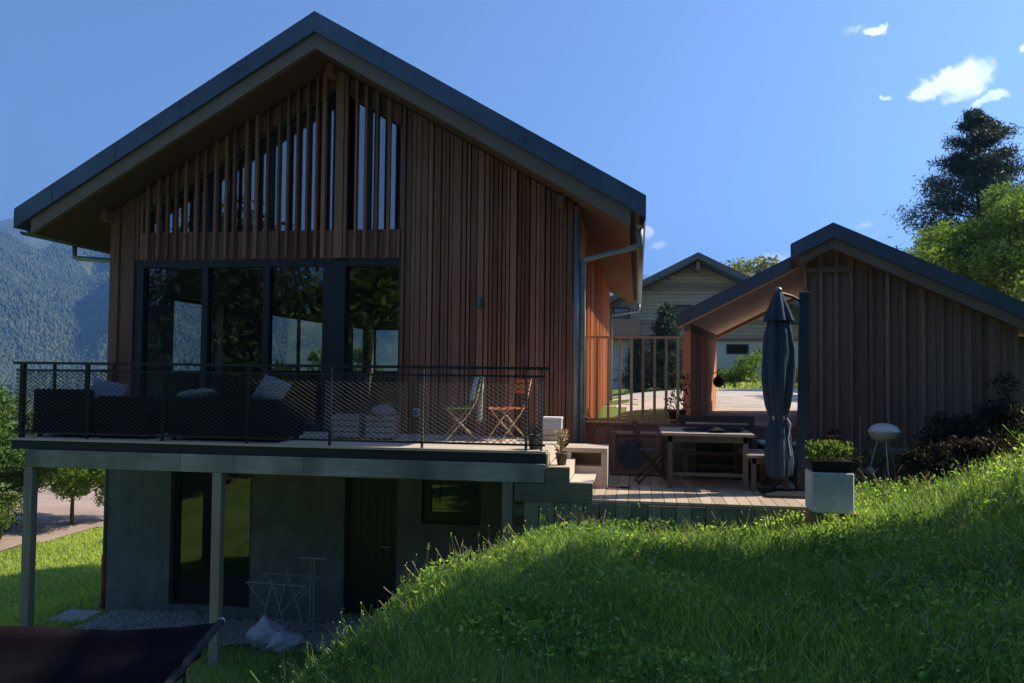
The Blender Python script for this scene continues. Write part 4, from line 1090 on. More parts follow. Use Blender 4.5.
q = MB(); q.tube([HB_+Vector((.0,0,-.02)), (HB_.x+.05, HB_.y-.1, zg(HB_.x,HB_.y)-.05)], .02, 8); q.each('leg', M['brownmetal'], hm, True)
for h_ in (HC, HD):
    q = MB(); q.tube([h_, (h_.x-.15, h_.y, zg(h_.x,h_.y)-.1)], .022, 8); q.each('leg', M['brownmetal'], hm, True)

# ------------------------------------------------------------------ neighbouring chalet
nb = thing('neighbour_chalet', 'wide chalet beyond the gravel court, grey siding above a cream ground floor', 'house', (3.1,45.0,0))
NZ = lambda x: 7.25-.505*abs(x)
q = MB(); q.prism([(-9.5,NZ(-9.5)),(0,NZ(0)),(0,NZ(0)-.34),(-9.5,NZ(-9.5)-.34)], -1.3, 12); q.prism([(0,NZ(0)),(9.5,NZ(9.5)),(9.5,NZ(9.5)-.34),(0,NZ(0)-.34)], -1.3, 12); q.build('roof', M['roofgrey'], nb)
q = MB(); z = 2.75
while z < 6.6:
    z1 = z+.2; hw = min(8.4, max(.1, (7.25-.4-z1)/.505))
    q.hexa([(-hw,0,z),(hw,0,z),(hw,.2,z),(-hw,.2,z),(-hw,.03,z1-.012),(hw,.03,z1-.012),(hw,.2,z1-.012),(-hw,.2,z1-.012)]); z = z1
q.prism([(-8.4,2.75),(8.4,2.75),(8.4,2.75),(0,6.9),(-8.4,2.75)][:3]+[(0,6.85)], .201, 11); q.build('siding', M['siding'], nb)
q = MB(); q.box(-8.3,8.3,.06,11,-.3,2.745); q.build('ground_floor', M['creamwall'], nb)
q = MB(); q.box(-8.4,8.4,-.06,.0,2.66,2.78); q.build('floor_band', M['redwood'], nb)
q = MB(); q.box(-.09,.09,-1.2,.0,6.3,6.75); q.build('ridge_beam', M['redwood'], nb)
def nwin(x, z, w_, h_, nm='window', y=0.0):
    q = MB(); a = .07; y0, y1 = y-.05, y+.03
    q.box(x-w_/2, x+w_/2, y0, y1, z-h_/2, z-h_/2+a); q.box(x-w_/2, x+w_/2, y0, y1, z+h_/2-a, z+h_/2)
    for xx in (x-w_/2, x+w_/2-a): q.box(xx, xx+a, y0+.001, y1-.001, z-h_/2+a, z+h_/2-a)
    f_ = q.build(nm, M['darkmetal'], nb)
    q = MB(); q.box(x-w_/2+a, x+w_/2-a, y-.03, y-.01, z-h_/2+a, z+h_/2-a); q.build('pane', M['glass'], f_)
    q = MB(); q.box(x-w_/2+a, x+w_/2-a, y+.0, y+.02, z-h_/2+a, z+h_/2-a); q.build('blind', M['interior'] if z > 3 else M['blackplastic'], f_)
nwin(2.15, 2.22, 1.15, .52, y=.06); nwin(-.72, 4.15, .95, .85); nwin(-4.0, 4.0, .9, .9); nwin(5.0, 4.0, .9, .9)
q = MB(); q.box(-5.3,-3.0,-1.1,-.02,2.85,2.95); q.box(-5.3,-3.0,-1.1,-1.05,2.95,3.75); q.box(-5.3,-5.25,-1.05,-.02,2.95,3.75); q.box(-3.05,-3.0,-1.05,-.02,2.95,3.75); q.build('balcony', M['redwood'], nb)
q = MB(); q.box(-4.9,-3.4,.0,.055,.0,2.2); q.build('door', M['palegrey'], nb)
t = thing('wall_lantern', 'small dark lantern on the cream wall right of the low window', 'lantern', (6.35,45.02,2.0)); q = MB(); q.lathe([(.05,-.22),(.14,-.15),(.16,.1),(.06,.2)], (0,-.16,0), 12); q.build('lamp_body', M['darkmetal'], t); q = MB(); q.box(-.04,.04,-.1,.0,.12,.18); q.build('bracket', M['darkmetal'], t)
def railfence(label, x0, x1, y, n):
    t = thing('rail_fence', label, 'fence', (x0,y,0), 0, 'rail fences before the neighbouring chalet')
    for k in range(n):
        xx = (x1-x0)*k/(n-1); q = MB(); q.box(xx-.05, xx+.05, -.05, .05, zg(x0+xx,y)-.1, 1.25); q.build('post', M['greypost'], t)
    for zz in (.45,.95):
        q = MB(); q.box(.055, x1-x0-.055, -.03, .03, zz, zz+.13); q.each('rail', M['greypost'], t)
railfence('weathered two rail fence seen through the bars, left of the passage', -2.0, 2.3, 41.5, 4)
railfence('weathered two rail fence seen through the passage under the low window', 2.9, 5.6, 42.2, 3)
railfence('short weathered rail fence seen just left of the closed parasol', 6.6, 8.6, 42.2, 3)
t = thing('timber_pile', 'stack of sawn timber before the cream wall', 'timber pile', (3.55,43.2,zg(3.55,43.2)))
for k in range(4):
    q = MB(); q.box(-.8,.8,-.3,.3,.05+k*.22,.23+k*.22); q.build('plank', M['redwood'], t)

# ------------------------------------------------------------------ trees and shrubs
def leaves_np(C, S, L, ton, asp=.42, up=0.0, seed=0):
    """diamond leaves: centres C (n,3), length L (n,), tone"""
    g_ = np.random.default_rng(seed); n = len(C)
    d = g_.normal(size=(n,3)); d[:,2] = d[:,2]*(1-up)+up*1.5; d /= np.linalg.norm(d,axis=1)[:,None]
    r_ = g_.normal(size=(n,3)); a = np.cross(d, r_); a /= np.linalg.norm(a,axis=1)[:,None]; b = np.cross(d, a)
    L = L[:,None]
    V = np.stack([C-a*L*.5, C+b*L*asp*.5-d*L*.06, C+a*L*.5, C-b*L*asp*.5-d*L*.06], 1).reshape(-1,3)
    F = np.arange(4*n).reshape(n,4)
    return V, F, np.repeat(ton, 4)
def tree(name, label, cat, loc, h, cr, base, mat, ncl, nleaf, leaf, seed, group=None, rc=.28, tr=.16, flat=1.0, lean=(0,0), shrub=False):
    g_ = np.random.default_rng(seed); r_ = random.Random(seed)
    t = thing(name, label, cat, loc, 0, group)
    cz, hz_ = (h+base)/2, (h-base)/2
    cen = []
    while len(cen) < ncl:
        p_ = g_.uniform(-1,1,3); k = np.linalg.norm(p_)
        if k > 1 or k < .30: continue
        w_ = 1-.25*max(0, p_[2])
        c_ = np.array([p_[0]*cr*flat*w_+lean[0]*(p_[2]+1)/2, p_[1]*cr*w_+lean[1]*(p_[2]+1)/2, cz+p_[2]*hz_])
        cen.append(c_)
    cen = np.array(cen)
    q = MB()
    if not shrub:
        top = h*.72
        pts = [(0,0,-.3)]+[(r_.uniform(-.06,.06)*h*.4*k+lean[0]*k*.4, r_.uniform(-.06,.06)*h*.4*k+lean[1]*k*.4, top*k) for k in (.2,.4,.6,.8,1)]
        q.tube(pts, [tr*1.25,tr,tr*.8,tr*.6,tr*.42,tr*.2], 9)
    for c_ in cen[:46]:
        if shrub: q.tube([(c_[0]*.1,c_[1]*.1,-.05),(c_[0]*.5,c_[1]*.5,c_[2]*.55),tuple(c_)], [.02,.014,.006], 5)
        else:
            s0 = max(base*.6, min(h*.7, c_[2]*.62)); k = s0/top; bx = np.array([lean[0]*k*.4, lean[1]*k*.4, s0])
            m_ = bx*.45+c_*.55; m_[2] -= .05*h*.3
            q.tube([tuple(bx),tuple(m_),tuple(c_)], [tr*.42,tr*.26,tr*.08], 6)
    q.build('stem' if shrub else 'trunk', M['bark'], t)
    per = nleaf//ncl
    rad = cr*rc*g_.uniform(.65,1.35,ncl)
    C = np.repeat(cen, per, 0); RR = np.repeat(rad, per)
    d = g_.normal(size=C.shape); d /= np.linalg.norm(d,axis=1)[:,None]
    C = C+d*(RR*g_.uniform(.25,1.08,len(C))**.7)[:,None]*np.array([1,1,.72])
    C[:,2] = np.maximum(C[:,2], .02)
    ton = np.clip(np.repeat(g_.uniform(.15,.85,ncl), per)*.55+g_.uniform(0,1,len(C))*.45, 0, 1)
    V, F, tt = leaves_np(C, None, leaf*g_.uniform(.6,1.4,len(C)), ton, seed=seed+1)
    np_mesh('crown' if not shrub else 'foliage', V, 1, F, tt, mat, t)
    return t
def conifer(name, label, loc, h, cr, mat, seed, nwh=15, per=7, leaf=.32, nl=150, tr=.26, base=.10, droop=.12, group=None):
    g_ = np.random.default_rng(seed); r_ = random.Random(seed)
    t = thing(name, label, 'tree', loc, 0, group)
    q = MB(); q.tube([(0,0,-.3),(.05,0,h*.5),(0,.03,h)], [tr,tr*.6,.02], 9)
    CC = []; TT = []
    for w_ in range(nwh):
        f_ = base+(1-base)*w_/(nwh-.4); z = h*f_
        R_ = cr*(1-f_)**.8*r_.uniform(.7,1.25)+.06
        for k in range(per):
            a = 6.283*(k+r_.random()*.7)/per+w_; ln = R_*r_.uniform(.6,1.12)
            zj = z+h*(1-base)/nwh*r_.uniform(-.55,.55); e = np.array([math.cos(a)*ln, math.sin(a)*ln, zj-droop*ln+r_.uniform(-.12,.3)*ln*.8])
            s_ = np.array([0,0,zj]); q.tube([tuple(s_),tuple((s_+e)/2+np.array([0,0,.04*ln])),tuple(e)], [tr*.22*(1-f_*.6),tr*.12,.01], 5)
            for u in np.linspace(.35,1,4):
                p_ = s_*(1-u)+e*u; n_ = int(nl*(.6+.4*u)); sp_ = .085*ln+.10
                CC.append(p_+g_.normal(size=(n_,3))*np.array([sp_,sp_,sp_*.7])); TT.append(np.clip(g_.uniform(.2,.7)*.6+g_.uniform(0,.45,n_),0,1))
    q.build('trunk', M['bark'], t)
    C = np.concatenate(CC); V, F, tt = leaves_np(C, None, leaf*g_.uniform(.5,1.4,len(C)), np.concatenate(TT), .16, seed=seed+2)
    np_mesh('crown', V, 1, F, tt, mat, t); return t
def G(x, y): return (x, y, zg(x, y))
tree('orchard_tree', 'round leafy tree on the lawn seen beneath the deck, its trunk by the farm road', 'tree', G(-21.6,29.0), 4.5, 2.25, .95, M['leaf_lime'], 60, 24000, .15, 21, 'young trees on the lower lawn', tr=.07)
tree('orchard_tree', 'narrow light tree beside the concrete wall, right of the round leafy tree', 'tree', G(-20.6,30.5), 4.3, 1.5, .6, M['leaf_lime'], 30, 8000, .14, 25, 'young trees on the lower lawn', tr=.07)
tree('orchard_tree', 'bushy tree at the left edge under the balcony corner', 'tree', G(-23.4,26.7), 5.4, 2.1, .3, M['leaf_mid'], 60, 22000, .16, 22, 'young trees on the lower lawn', tr=.09)
tree('orchard_tree', 'low wide bush below the bushy tree at the left edge', 'tree', G(-22.4,25.0), 1.8, 1.2, .05, M['leaf_mid'], 30, 7000, .13, 23, 'young trees on the lower lawn', tr=.06)
tree('garden_tree', 'leafy tree behind the house, seen through the living room windows', 'tree', G(-11.6,23.5), 5.6, 1.7, 1.2, M['leaf_lime'], 40, 11000, .17, 27, tr=.1)
tree('garden_tree', 'second leafy tree farther behind the house, seen through the right window', 'tree', G(-11.0,29.5), 6.2, 2.0, 1.2, M['leaf_mid'], 40, 11000, .18, 28, tr=.1)
conifer('pine_tree', 'tall dark conifer rising behind the annex roof at the right', G(13.9,36.2), 11.6, 5.4, M['needles'], 31, nwh=15, per=7, leaf=.24, nl=170, droop=-.18)
tree('broadleaf_tree', 'big sunlit green broadleaf tree right behind the annex roof, before the conifer', 'tree', G(10.6,25.0), 5.75, 3.6, .9, M['leaf_lime'], 110, 90000, .135, 32, tr=.2, rc=.22)
tree('broadleaf_tree', 'pale thin leaved tree top showing over the chalet roof', 'tree', G(8.2,63.5), 9.9, 3.6, 3.5, M['leaf_pale'], 50, 6500, .38, 33, tr=.2)
tree('broadleaf_tree', 'smaller pale treetop at the right slope of the chalet roof', 'tree', G(11.6,62.0), 8.6, 2.8, 3.5, M['leaf_lime'], 40, 5500, .38, 34, tr=.2)
conifer('thuja', 'dark bushy evergreen seen over the bar fence, left of the passage', G(1.25,36.6), 3.7, 1.15, M['needles'], 35, nwh=13, per=8, leaf=.2, nl=60, tr=.12, base=.03, droop=-.2)
conifer('thuja', 'narrow dark evergreen behind the bars beside the bushy one', G(.0,36.0), 2.3, .6, M['needles'], 36, nwh=10, per=7, leaf=.16, nl=50, tr=.09, base=.03, droop=-.3)
for k, (x_, y_, h_, r_, m_, lb) in enumerate(((5.0,37.5,1.5,1.0,'leaf_lime','leafy flowering shrub at the court edge, left of the closed parasol'),(3.6,38.2,.8,.9,'leaf_mid','low green shrub at the court edge in the passage, left of the flowering one'),(6.6,38.0,.9,.8,'leaf_lime','low light shrub at the court edge partly behind the closed parasol'),(2.1,33.0,.6,.6,'leaf_lime','small bright shrub at the foot of the dark evergreen behind the bars'))):
    tree('shrub', lb, 'shrub', G(x_,y_), h_, r_, .1, M[m_], 16, 2600, .14, 40+k, 'shrubs along the gravel court', shrub=True, rc=.35)
# dark bushes at the foot of the annex
for k, (x_, y_, h_, r_, m_, lb) in enumerate(((5.15,11.9,.85,.5,'leaf_dusk','dark dry bush against the right end of the annex wall'),(4.4,11.9,.5,.5,'leaf_dusk','low dark bush on the bank right of the barbecue'),(4.35,11.15,.26,.42,'leaf_red','reddish low plants on the bank below the dark bush'),(3.75,11.2,.32,.42,'leaf_dusk','small dark plant on the bank near the barbecue leg'),(5.9,11.0,.5,.7,'leaf_mid','green bush at the right edge of the photo above the bank'))):
    tree('bush', lb, 'bush', G(x_,y_), h_, r_, .03, M[m_], 22, 2600, .07, 50+k, 'bushes on the bank by the annex', shrub=True, rc=.36)
# tall trees out of frame at the right, whose shade lies on the bank, and others behind the viewpoint that the panes mirror
for k, (x_, y_, h_, r_, m_, s_) in enumerate(((9.3,7.1,8.4,3.7,'leaf_mid','tall'),(10.5,1.6,9.5,4.3,'leaf_mid','tall'),(14.5,4.0,12.0,4.3,'leaf_dark','tall'),(8.5,-4.5,7.5,3.8,'leaf_mid','tall'))):
    tree('garden_tree', ('tall tree standing right of the bank nearest the terrace','second tall tree standing right of the bank','tallest dark tree standing right of the bank, behind the others','last tall tree right of the bank, beside the viewpoint')[k], 'tree', G(x_,y_), h_, r_, 1.6, M[m_], 90, 85000, .32, 60+k, 'trees shading the bank', tr=.25, rc=.34)
for k, (x_, y_, h_, r_, m_) in enumerate(((-10.5,-8,7.5,3.4,'leaf_mid'),(-5.5,-10.5,9.0,3.6,'leaf_dark'),(-.5,-9.0,7.6,3.2,'leaf_mid'),(-14.5,-3,8.0,3.6,'leaf_dark'),(-18,-10,10.5,4.4,'leaf_dark'),(4.2,-12,10.0,4.0,'leaf_dark'))):
    tree('garden_tree', ('mirrored tree, left of the middle behind the viewpoint','mirrored dark tree in the middle behind the viewpoint','mirrored tree nearest behind the viewpoint','mirrored dark tree left of the viewpoint','mirrored large dark tree at the outer left behind the viewpoint','mirrored dark tree at the right behind the viewpoint')[k], 'tree', G(x_,y_), h_, r_, .9, M[m_], 60, 17000, .34, 70+k, 'trees behind the viewpoint mirrored in the windows', tr=.22, rc=.36)

# ------------------------------------------------------------------ grass
def blades(X, Y, H, W, seed, off=-.02):
    g_ = np.random.default_rng(seed); n = len(X); Z = zi(X, Y)+off
    a = g_.uniform(0, 2*np.pi, n); dx, dy = np.cos(a), np.sin(a)
    la = g_.uniform(0, 2*np.pi, n); ln = H*g_.uniform(.1,.75,n); lx, ly = np.cos(la)*ln, np.sin(la)*ln
    def P(ox, oy, oz): return np.stack([X+ox, Y+oy, Z+oz], 1)
    V = np.stack([P(-dx*W/2,-dy*W/2,0*H), P(dx*W/2,dy*W/2,0*H), P(dx*W*.42+lx*.32,dy*W*.42+ly*.32,H*.55), P(-dx*W*.42+lx*.32,-dy*W*.42+ly*.32,H*.55), P(dx*W*.1+lx,dy*W*.1+ly,H*.97), P(-dx*W*.1+lx,-dy*W*.1+ly,H)], 1).reshape(-1,3)
    b = np.arange(n)*6; F = np.concatenate([np.stack([b,b+1,b+2,b+3],1), np.stack([b+3,b+2,b+4,b+5],1)])
    return V, F, np.repeat(g_.uniform(0,1,n), 6)
def patchy(X, Y, s=1.0):
    return .5+.25*np.sin(X*1.7*s+1.2*np.sin(Y*1.1*s))+.25*np.sin(Y*2.3*s+1.7*np.sin(X*.9*s+2))
def blocked(X, Y):
    b = (X>-1.38)&(X<2.36)&(Y>9.96)                       # terrace
    b |= (X>-8.6)&(X<-.85)&(Y>12.0)                       # house
    b |= (X<-2.6)&(X>-8.4)&(Y>10.8+wob(X,1.4))            # gravel strip
    b |= (np.abs(X+8.75)<.4)&(np.abs(Y-12.0)<.35)
    c_, s_ = math.cos(R(-10.6)), math.sin(R(-10.6))
    lx = (X-2.48)*c_+(Y-12.9)*s_; ly = -(X-2.48)*s_+(Y-12.9)*c_
    b |= (lx>-.1)&(ly>-.1)
    b |= in_bed(X, Y)&(np.sin(X*37+Y*23)>-.75)
    b |= (np.abs(X-2.12)<.26)&(np.abs(Y-9.62)<.24)
    return b
def scatter(x0, x1, y0, y1, dens, seed):
    g_ = np.random.default_rng(seed); n = int((x1-x0)*(y1-y0)*dens)
    X = g_.uniform(x0,x1,n); Y = g_.uniform(y0,y1,n); k = ~blocked(X,Y); return X[k], Y[k], g_
parts = []
for (x0,x1,y0,y1,dens,h,w_,sd) in ((-4.0,3.6,1.6,5.2,1500,.17,.0075,1),(-4.4,5.6,5.2,8.2,1300,.18,.0085,2),(-4.6,7.5,8.2,12.8,950,.17,.0095,3),(-9,-4,1.6,12.2,260,.12,.012,4)):
    X, Y, g_ = scatter(x0,x1,y0,y1,dens,sd)
    p_ = patchy(X,Y); H = h*(.45+.75*p_)*g_.uniform(.45,1.35,len(X)); tall = g_.random(len(X)) < .012; H = np.where(tall, H*1.9, H)
    parts.append(blades(X,Y,H,w_*g_.uniform(.6,1.4,len(X)),sd+100))
def merge(parts):
    o = 0; Vs, Fs, Ts = [], [], []
    for V, F, t_ in parts: Vs.append(V); Fs.append(F+o); Ts.append(t_); o += len(V)
    return np.concatenate(Vs), np.concatenate(Fs), np.concatenate(Ts)
# broad leaved weeds among the blades
X, Y, g_ = scatter(-3.6,6.5,2.2,12.6,420,9)
k = g_.random(len(X)) < np.clip(patchy(X+3,Y-1,1.6),0,1)**2.2; X, Y = X[k], Y[k]
nl = 5; C = np.stack([np.repeat(X,nl), np.repeat(Y,nl), np.repeat(zi(X,Y),nl)],1)+np.stack([g_.normal(0,.035,len(X)*nl), g_.normal(0,.035,len(X)*nl), g_.uniform(.03,.17,len(X)*nl)],1)
parts.append(leaves_np(C, None, g_.uniform(.022,.058,len(C)), g_.uniform(.1,1.,len(C)), .55, .45, 77))
V, F, t_ = merge(parts)
go = np_mesh('meadow_grass', V, 1, F, t_, M['grass']); tag(go, 'tall unmown meadow grass on the bank before the terrace', 'grass', kind='stuff')
parts = []
X, Y, g_ = scatter(-23,-8.4,11,33,220,12); k = ~in_road(X,Y); X, Y = X[k], Y[k]
parts.append(blades(X,Y,.09*g_.uniform(.5,1.5,len(X)),.028*g_.uniform(.6,1.4,len(X)),112,-.01))
X, Y, g_ = scatter(-1.0,3.0,13.1,20,260,13); k = ~in_court(X,Y) & (g_.random(len(X)) < .75); X, Y = X[k], Y[k]
parts.append(blades(X,Y,.12*g_.uniform(.4,1.5,len(X)),.018*g_.uniform(.6,1.4,len(X)),113,-.01))
X, Y, g_ = scatter(-3.0,12,35.5,44,60,14)
parts.append(blades(X,Y,.22*g_.uniform(.4,1.5,len(X)),.05*g_.uniform(.6,1.4,len(X)),114,-.01))
V, F, t_ = merge(parts)
go = np_mesh('lawn_grass', V, 1, F, t_, M['lawn']); tag(go, 'short bright lawn grass left of the house and round the court', 'grass', kind='stuff')
# seed heads and small flowers standing above the grass
q = MB(); fl = MB()
for k in range(330):
    x_, y_ = rnd.uniform(-2.9,4.5), rnd.uniform(3.0,10.0)
    if k < 110:
        y_ = rnd.uniform(4.5,9.8); x_ = -2.15+.25*rnd.gauss(0,1)+max(0,(y_-7.2))*.5
    if blocked(np.array([x_]),np.array([y_]))[0]: continue
    z_ = zg(x_,y_); h_ = rnd.uniform(.18,.42); dx, dy = rnd.uniform(-.06,.06), rnd.uniform(-.06,.06)
    q.tube([(x_,y_,z_),(x_+dx*.4,y_+dy*.4,z_+h_*.6),(x_+dx,y_+dy,z_+h_)], [.0022,.0018,.001], 3, cap=False)
    if k % 3:
        for j in range(7): leaf_quad(q, (x_+dx+rnd.gauss(0,.006), y_+dy+rnd.gauss(0,.006), z_+h_-.008*j), .022)
    else:
        r0 = rnd.uniform(.004,.0075)
        fl.lathe([(r0*.3,0),(r0,.004),(r0*.8,.01),(r0*.1,.012)], (x_+dx,y_+dy,z_+h_), 7)
o = q.build('seed_heads', M['grass']); tag(o, 'thin seed heads and stalks above the meadow grass', 'grass', kind='stuff')
o = fl.build('wildflowers', M['flower']); tag(o, 'scattered tiny white flowers in the meadow grass', 'flowers', kind='stuff')
X, Y, g_ = scatter(-3.2,6.0,2.4,12.0,60,19); k = g_.random(len(X)) < patchy(X-2,Y+4,.8); X, Y = X[k], Y[k]
V, F, t_ = blades(X,Y,.22*g_.uniform(.5,1.5,len(X)),.006*g_.uniform(.6,1.4,len(X)),119)
go = np_mesh('dry_stalks', V, 1, F, t_, M['dryplant']); tag(go, 'dry straw coloured stalks among the green meadow grass', 'grass', kind='stuff')
# loose stones of the strip under the deck
g_ = np.random.default_rng(5); n = 5200; X = g_.uniform(-8.2,-2.6,n); Y = g_.uniform(10.6,12.15,n); k = in_strip(X,Y); X, Y = X[k], Y[k]
n = len(X); Z = zi(X,Y)+.018; base_ = np.array([(1,0,0),(-1,0,0),(0,1,0),(0,-1,0),(0,0,.7),(0,0,-.7)], float)
sz = g_.uniform(.012,.035,n); V = (base_[None]*g_.uniform(.7,1.3,(n,6,1))*sz[:,None,None]+np.stack([X,Y,Z],1)[:,None]).reshape(-1,3)
tri = np.array([(0,2,4),(2,1,4),(1,3,4),(3,0,4),(2,0,5),(1,2,5),(3,1,5),(0,3,5)]); F = (np.arange(n)[:,None,None]*6+tri[None]).reshape(-1,3)
o = np_mesh('loose_stones', V, 1, F, np.repeat(g_.uniform(0,1,n),6), M['concslab']); tag(o, 'loose grey stones of the gravel strip under the deck', 'gravel', kind='stuff')

# ------------------------------------------------------------------ mountains
def vnoise(x, y, seed, oct_=5):
    g_ = np.random.default_rng(seed); out = np.zeros_like(x); amp = 1.; f_ = 1.
    for o_ in range(oct_):
        T = g_.uniform(-1,1,(64,64)); xi, yi = x*f_, y*f_
        i, j = np.floor(xi).astype(int), np.floor(yi).astype(int); u, v = xi-i, yi-j
        u = u*u*(3-2*u); v = v*v*(3-2*v); i0, i1, j0, j1 = i%64, (i+1)%64, j%64, (j+1)%64
        out += amp*((T[j0,i0]*(1-u)+T[j0,i1]*u)*(1-v)+(T[j1,i0]*(1-u)+T[j1,i1]*u)*v); amp *= .5; f_ *= 2.03
    return out
def hill_z(az, r):
    """near forested flank: az in degrees clockwise from +Y"""
    n_ = vnoise(az/7.+50, r/520.+9, 3)
    top = 250+60*np.interp(az, [-70,-48,-40,-33,-26,-15,0,20,60,75], [.2,.5,.7,.3,.8,1.0,-1.2,-2.8,-3.2,-3.5])
    f_ = sstep(820, 2300, r)
    spur = 95*np.exp(-((az+33.2-(r-1500)/400.)/2.2)**2)*sstep(900,1500,r)*(1-sstep(1900,2300,r))
    return -46+top*f_**1.05*(1+.20*n_)+spur+22*n_*f_
def ridge_z(az, r):
    n_ = vnoise(az/5.+20, r/900.+3, 8, 6)
    top = np.interp(az, [-75,-50,-42.5,-40,-37,-33,-28,-20,-8,0,6,14,30,60,75], [425,470,525,585,590,560,560,600,540,470,390,320,230,200,150])
    f_ = sstep(2300, 3700, r)
    return -40+top*f_*(1+.025*n_)+60*n_*f_*(1-.85*f_)
def hill(name, zf, r0, r1, na, nr, a0, a1):
    A, Rr = np.meshgrid(np.linspace(a0,a1,na), np.linspace(r0,r1,nr))
    V = np.stack([np.sin(np.radians(A))*Rr, np.cos(np.radians(A))*Rr, zf(A, Rr)], 2).reshape(-1,3)
    return struct(finish_smooth(np_mesh(name, V, 1, grid_faces(na, nr), np.zeros(len(V)), M['hillground'])))
hill('hills', hill_z, 780, 2500, 300, 90, -75, 72)
hill('mountains', ridge_z, 2200, 4000, 360, 60, -75, 72)
def conif_mass(name, zf, n, a0, a1, r0, r1, hs, label, seed, dens):
    g_ = np.random.default_rng(seed)
    A = g_.uniform(a0,a1,n); Rr = np.sqrt(g_.uniform(r0*r0,r1*r1,n))
    d_ = vnoise(A*1.3+7, Rr/150., seed+1, 4); k = d_ > dens; A, Rr = A[k], Rr[k]; n = len(A)
    X, Y, Z = np.sin(np.radians(A))*Rr, np.cos(np.radians(A))*Rr, zf(A,Rr)
    H = hs*g_.uniform(.55,1.3,n); Wd = H*g_.uniform(.22,.42,n); seg = 6
    ang = np.linspace(0,2*np.pi,seg,endpoint=False)
    rings = [(.0,.55),(.35,1.0),(.7,.62)]
    Vs = []
    for zz, rr in rings:
        jit = g_.uniform(.75,1.25,(n,seg))
        Vs.append(np.stack([X[:,None]+np.cos(ang)*Wd[:,None]*rr*jit, Y[:,None]+np.sin(ang)*Wd[:,None]*rr*jit, np.repeat((Z+H*zz)[:,None],seg,1)],2))
    tip = np.stack([X,Y,Z+H],1)[:,None]
    V = np.concatenate(Vs+[tip],1).reshape(-1,3); m_ = 3*seg+1
    f_ = []
    for l_ in range(2):
        for q_ in range(seg): q2 = (q_+1)%seg; f_ += [(l_*seg+q_, l_*seg+q2, (l_+1)*seg+q2), (l_*seg+q_, (l_+1)*seg+q2, (l_+1)*seg+q_)]
    for q_ in range(seg): f_.append((2*seg+q_, 2*seg+(q_+1)%seg, 3*seg))
    F = (np.arange(n)[:,None,None]*m_+np.array(f_)[None]).reshape(-1,3)
    o = np_mesh(name, V, 1, F, np.repeat(g_.uniform(0,1,n), m_), M['forestleaf']); return tag(o, label, 'forest', kind='stuff')
conif_mass('hillside_forest', hill_z, 80000, -50, -24, 850, 2350, 7.5, 'far wooded mountain flank left of the house', 90, -1.0)
conif_mass('valley_woods', lambda a, r: hill_z(a, np.maximum(r,781))+(0), 900, -52, -26, 800, 1000, 12, 'scattered woods and hedges on the valley floor left of the house', 91, -.1)

# ------------------------------------------------------------------ camera, sky, sun, haze
CZ = 1.0; FPX = 820.0; PIT = math.atan(28/820); YAW = math.atan(126/820); ROLL = .011
fwd = Vector((-math.sin(YAW)*math.cos(PIT), math.cos(YAW)*math.cos(PIT), math.sin(PIT)))
r0 = Vector((math.cos(YAW), math.sin(YAW), 0)); u0 = r0.cross(fwd)
rt = r0*math.cos(ROLL)+u0*math.sin(ROLL); up_ = u0*math.cos(ROLL)-r0*math.sin(ROLL)
cam = bpy.data.cameras.new('Camera'); co = bpy.data.objects.new('Camera', cam); COL.objects.link(co)
mw = Matrix((rt, up_, -fwd)).transposed().to_4x4(); mw.translation = (0,0,CZ); co.matrix_world = mw
cam.sensor_width = 36; cam.lens = FPX/1024*36; cam.clip_start = .05; cam.clip_end = 20000
scene.camera = co
SEL, SAZ = R(43.5), R(20)            # sun elevation; azimuth from +X towards +Y
sd = Vector((math.cos(SEL)*math.cos(SAZ), math.cos(SEL)*math.sin(SAZ), math.sin(SEL)))
sl_ = bpy.data.lights.new('Sun', 'SUN'); sl_.energy = 5.0; sl_.angle = R(.53); sl_.color = (1.0,.90,.75)
so_ = bpy.data.objects.new('Sun', sl_); COL.objects.link(so_); so_.rotation_euler = sd.to_track_quat('Z','Y').to_euler(); so_.location = (20,10,30)
wd = bpy.data.worlds.new('World'); scene.world = wd; wd.use_nodes = True; nt = wd.node_tree
for n in list(nt.nodes): nt.nodes.remove(n)
out = N(nt, 'ShaderNodeOutputWorld'); bg = N(nt, 'ShaderNodeBackground'); sky = N(nt, 'ShaderNodeTexSky')
sky.sky_type = 'NISHITA'; sky.sun_disc = False; sky.sun_elevation = SEL; sky.sun_rotation = math.pi/2-SAZ
sky.altitude = 900; sky.air_density = 1.0; sky.dust_density = .9; sky.ozone_density = 5.0
bg.inputs[1].default_value = .09
# cumulus puffs: placed by direction in the sky, outline broken up by noise
tc = N(nt, 'ShaderNodeTexCoord'); gen = tc.outputs['Generated']
nz = N(nt, 'ShaderNodeTexNoise'); nz.inputs['Scale'].default_value = 42; nz.inputs['Detail'].default_value = 7; nz.inputs['Roughness'].default_value = .6
nt.links.new(gen, nz.inputs['Vector'])
sb_ = N(nt, 'ShaderNodeVectorMath', operation='SUBTRACT'); nt.links.new(nz.outputs['Color'], sb_.inputs[0]); sb_.inputs[1].default_value = (.5,.5,.5)
sc_ = N(nt, 'ShaderNodeVectorMath', operation='SCALE'); nt.links.new(sb_.outputs[0], sc_.inputs[0]); sc_.inputs['Scale'].default_value = .032
ad_ = N(nt, 'ShaderNodeVectorMath', operation='ADD'); nt.links.new(gen, ad_.inputs[0]); nt.links.new(sc_.outputs[0], ad_.inputs[1])
def math_(op, a, b=None, c=None):
    n = N(nt, 'ShaderNodeMath', operation=op)
    for i, v in enumerate((a, b, c)):
        if v is None: continue
        if hasattr(v, 'links'): nt.links.new(v, n.inputs[i])
        else: n.inputs[i].default_value = v
    return n.outputs[0]
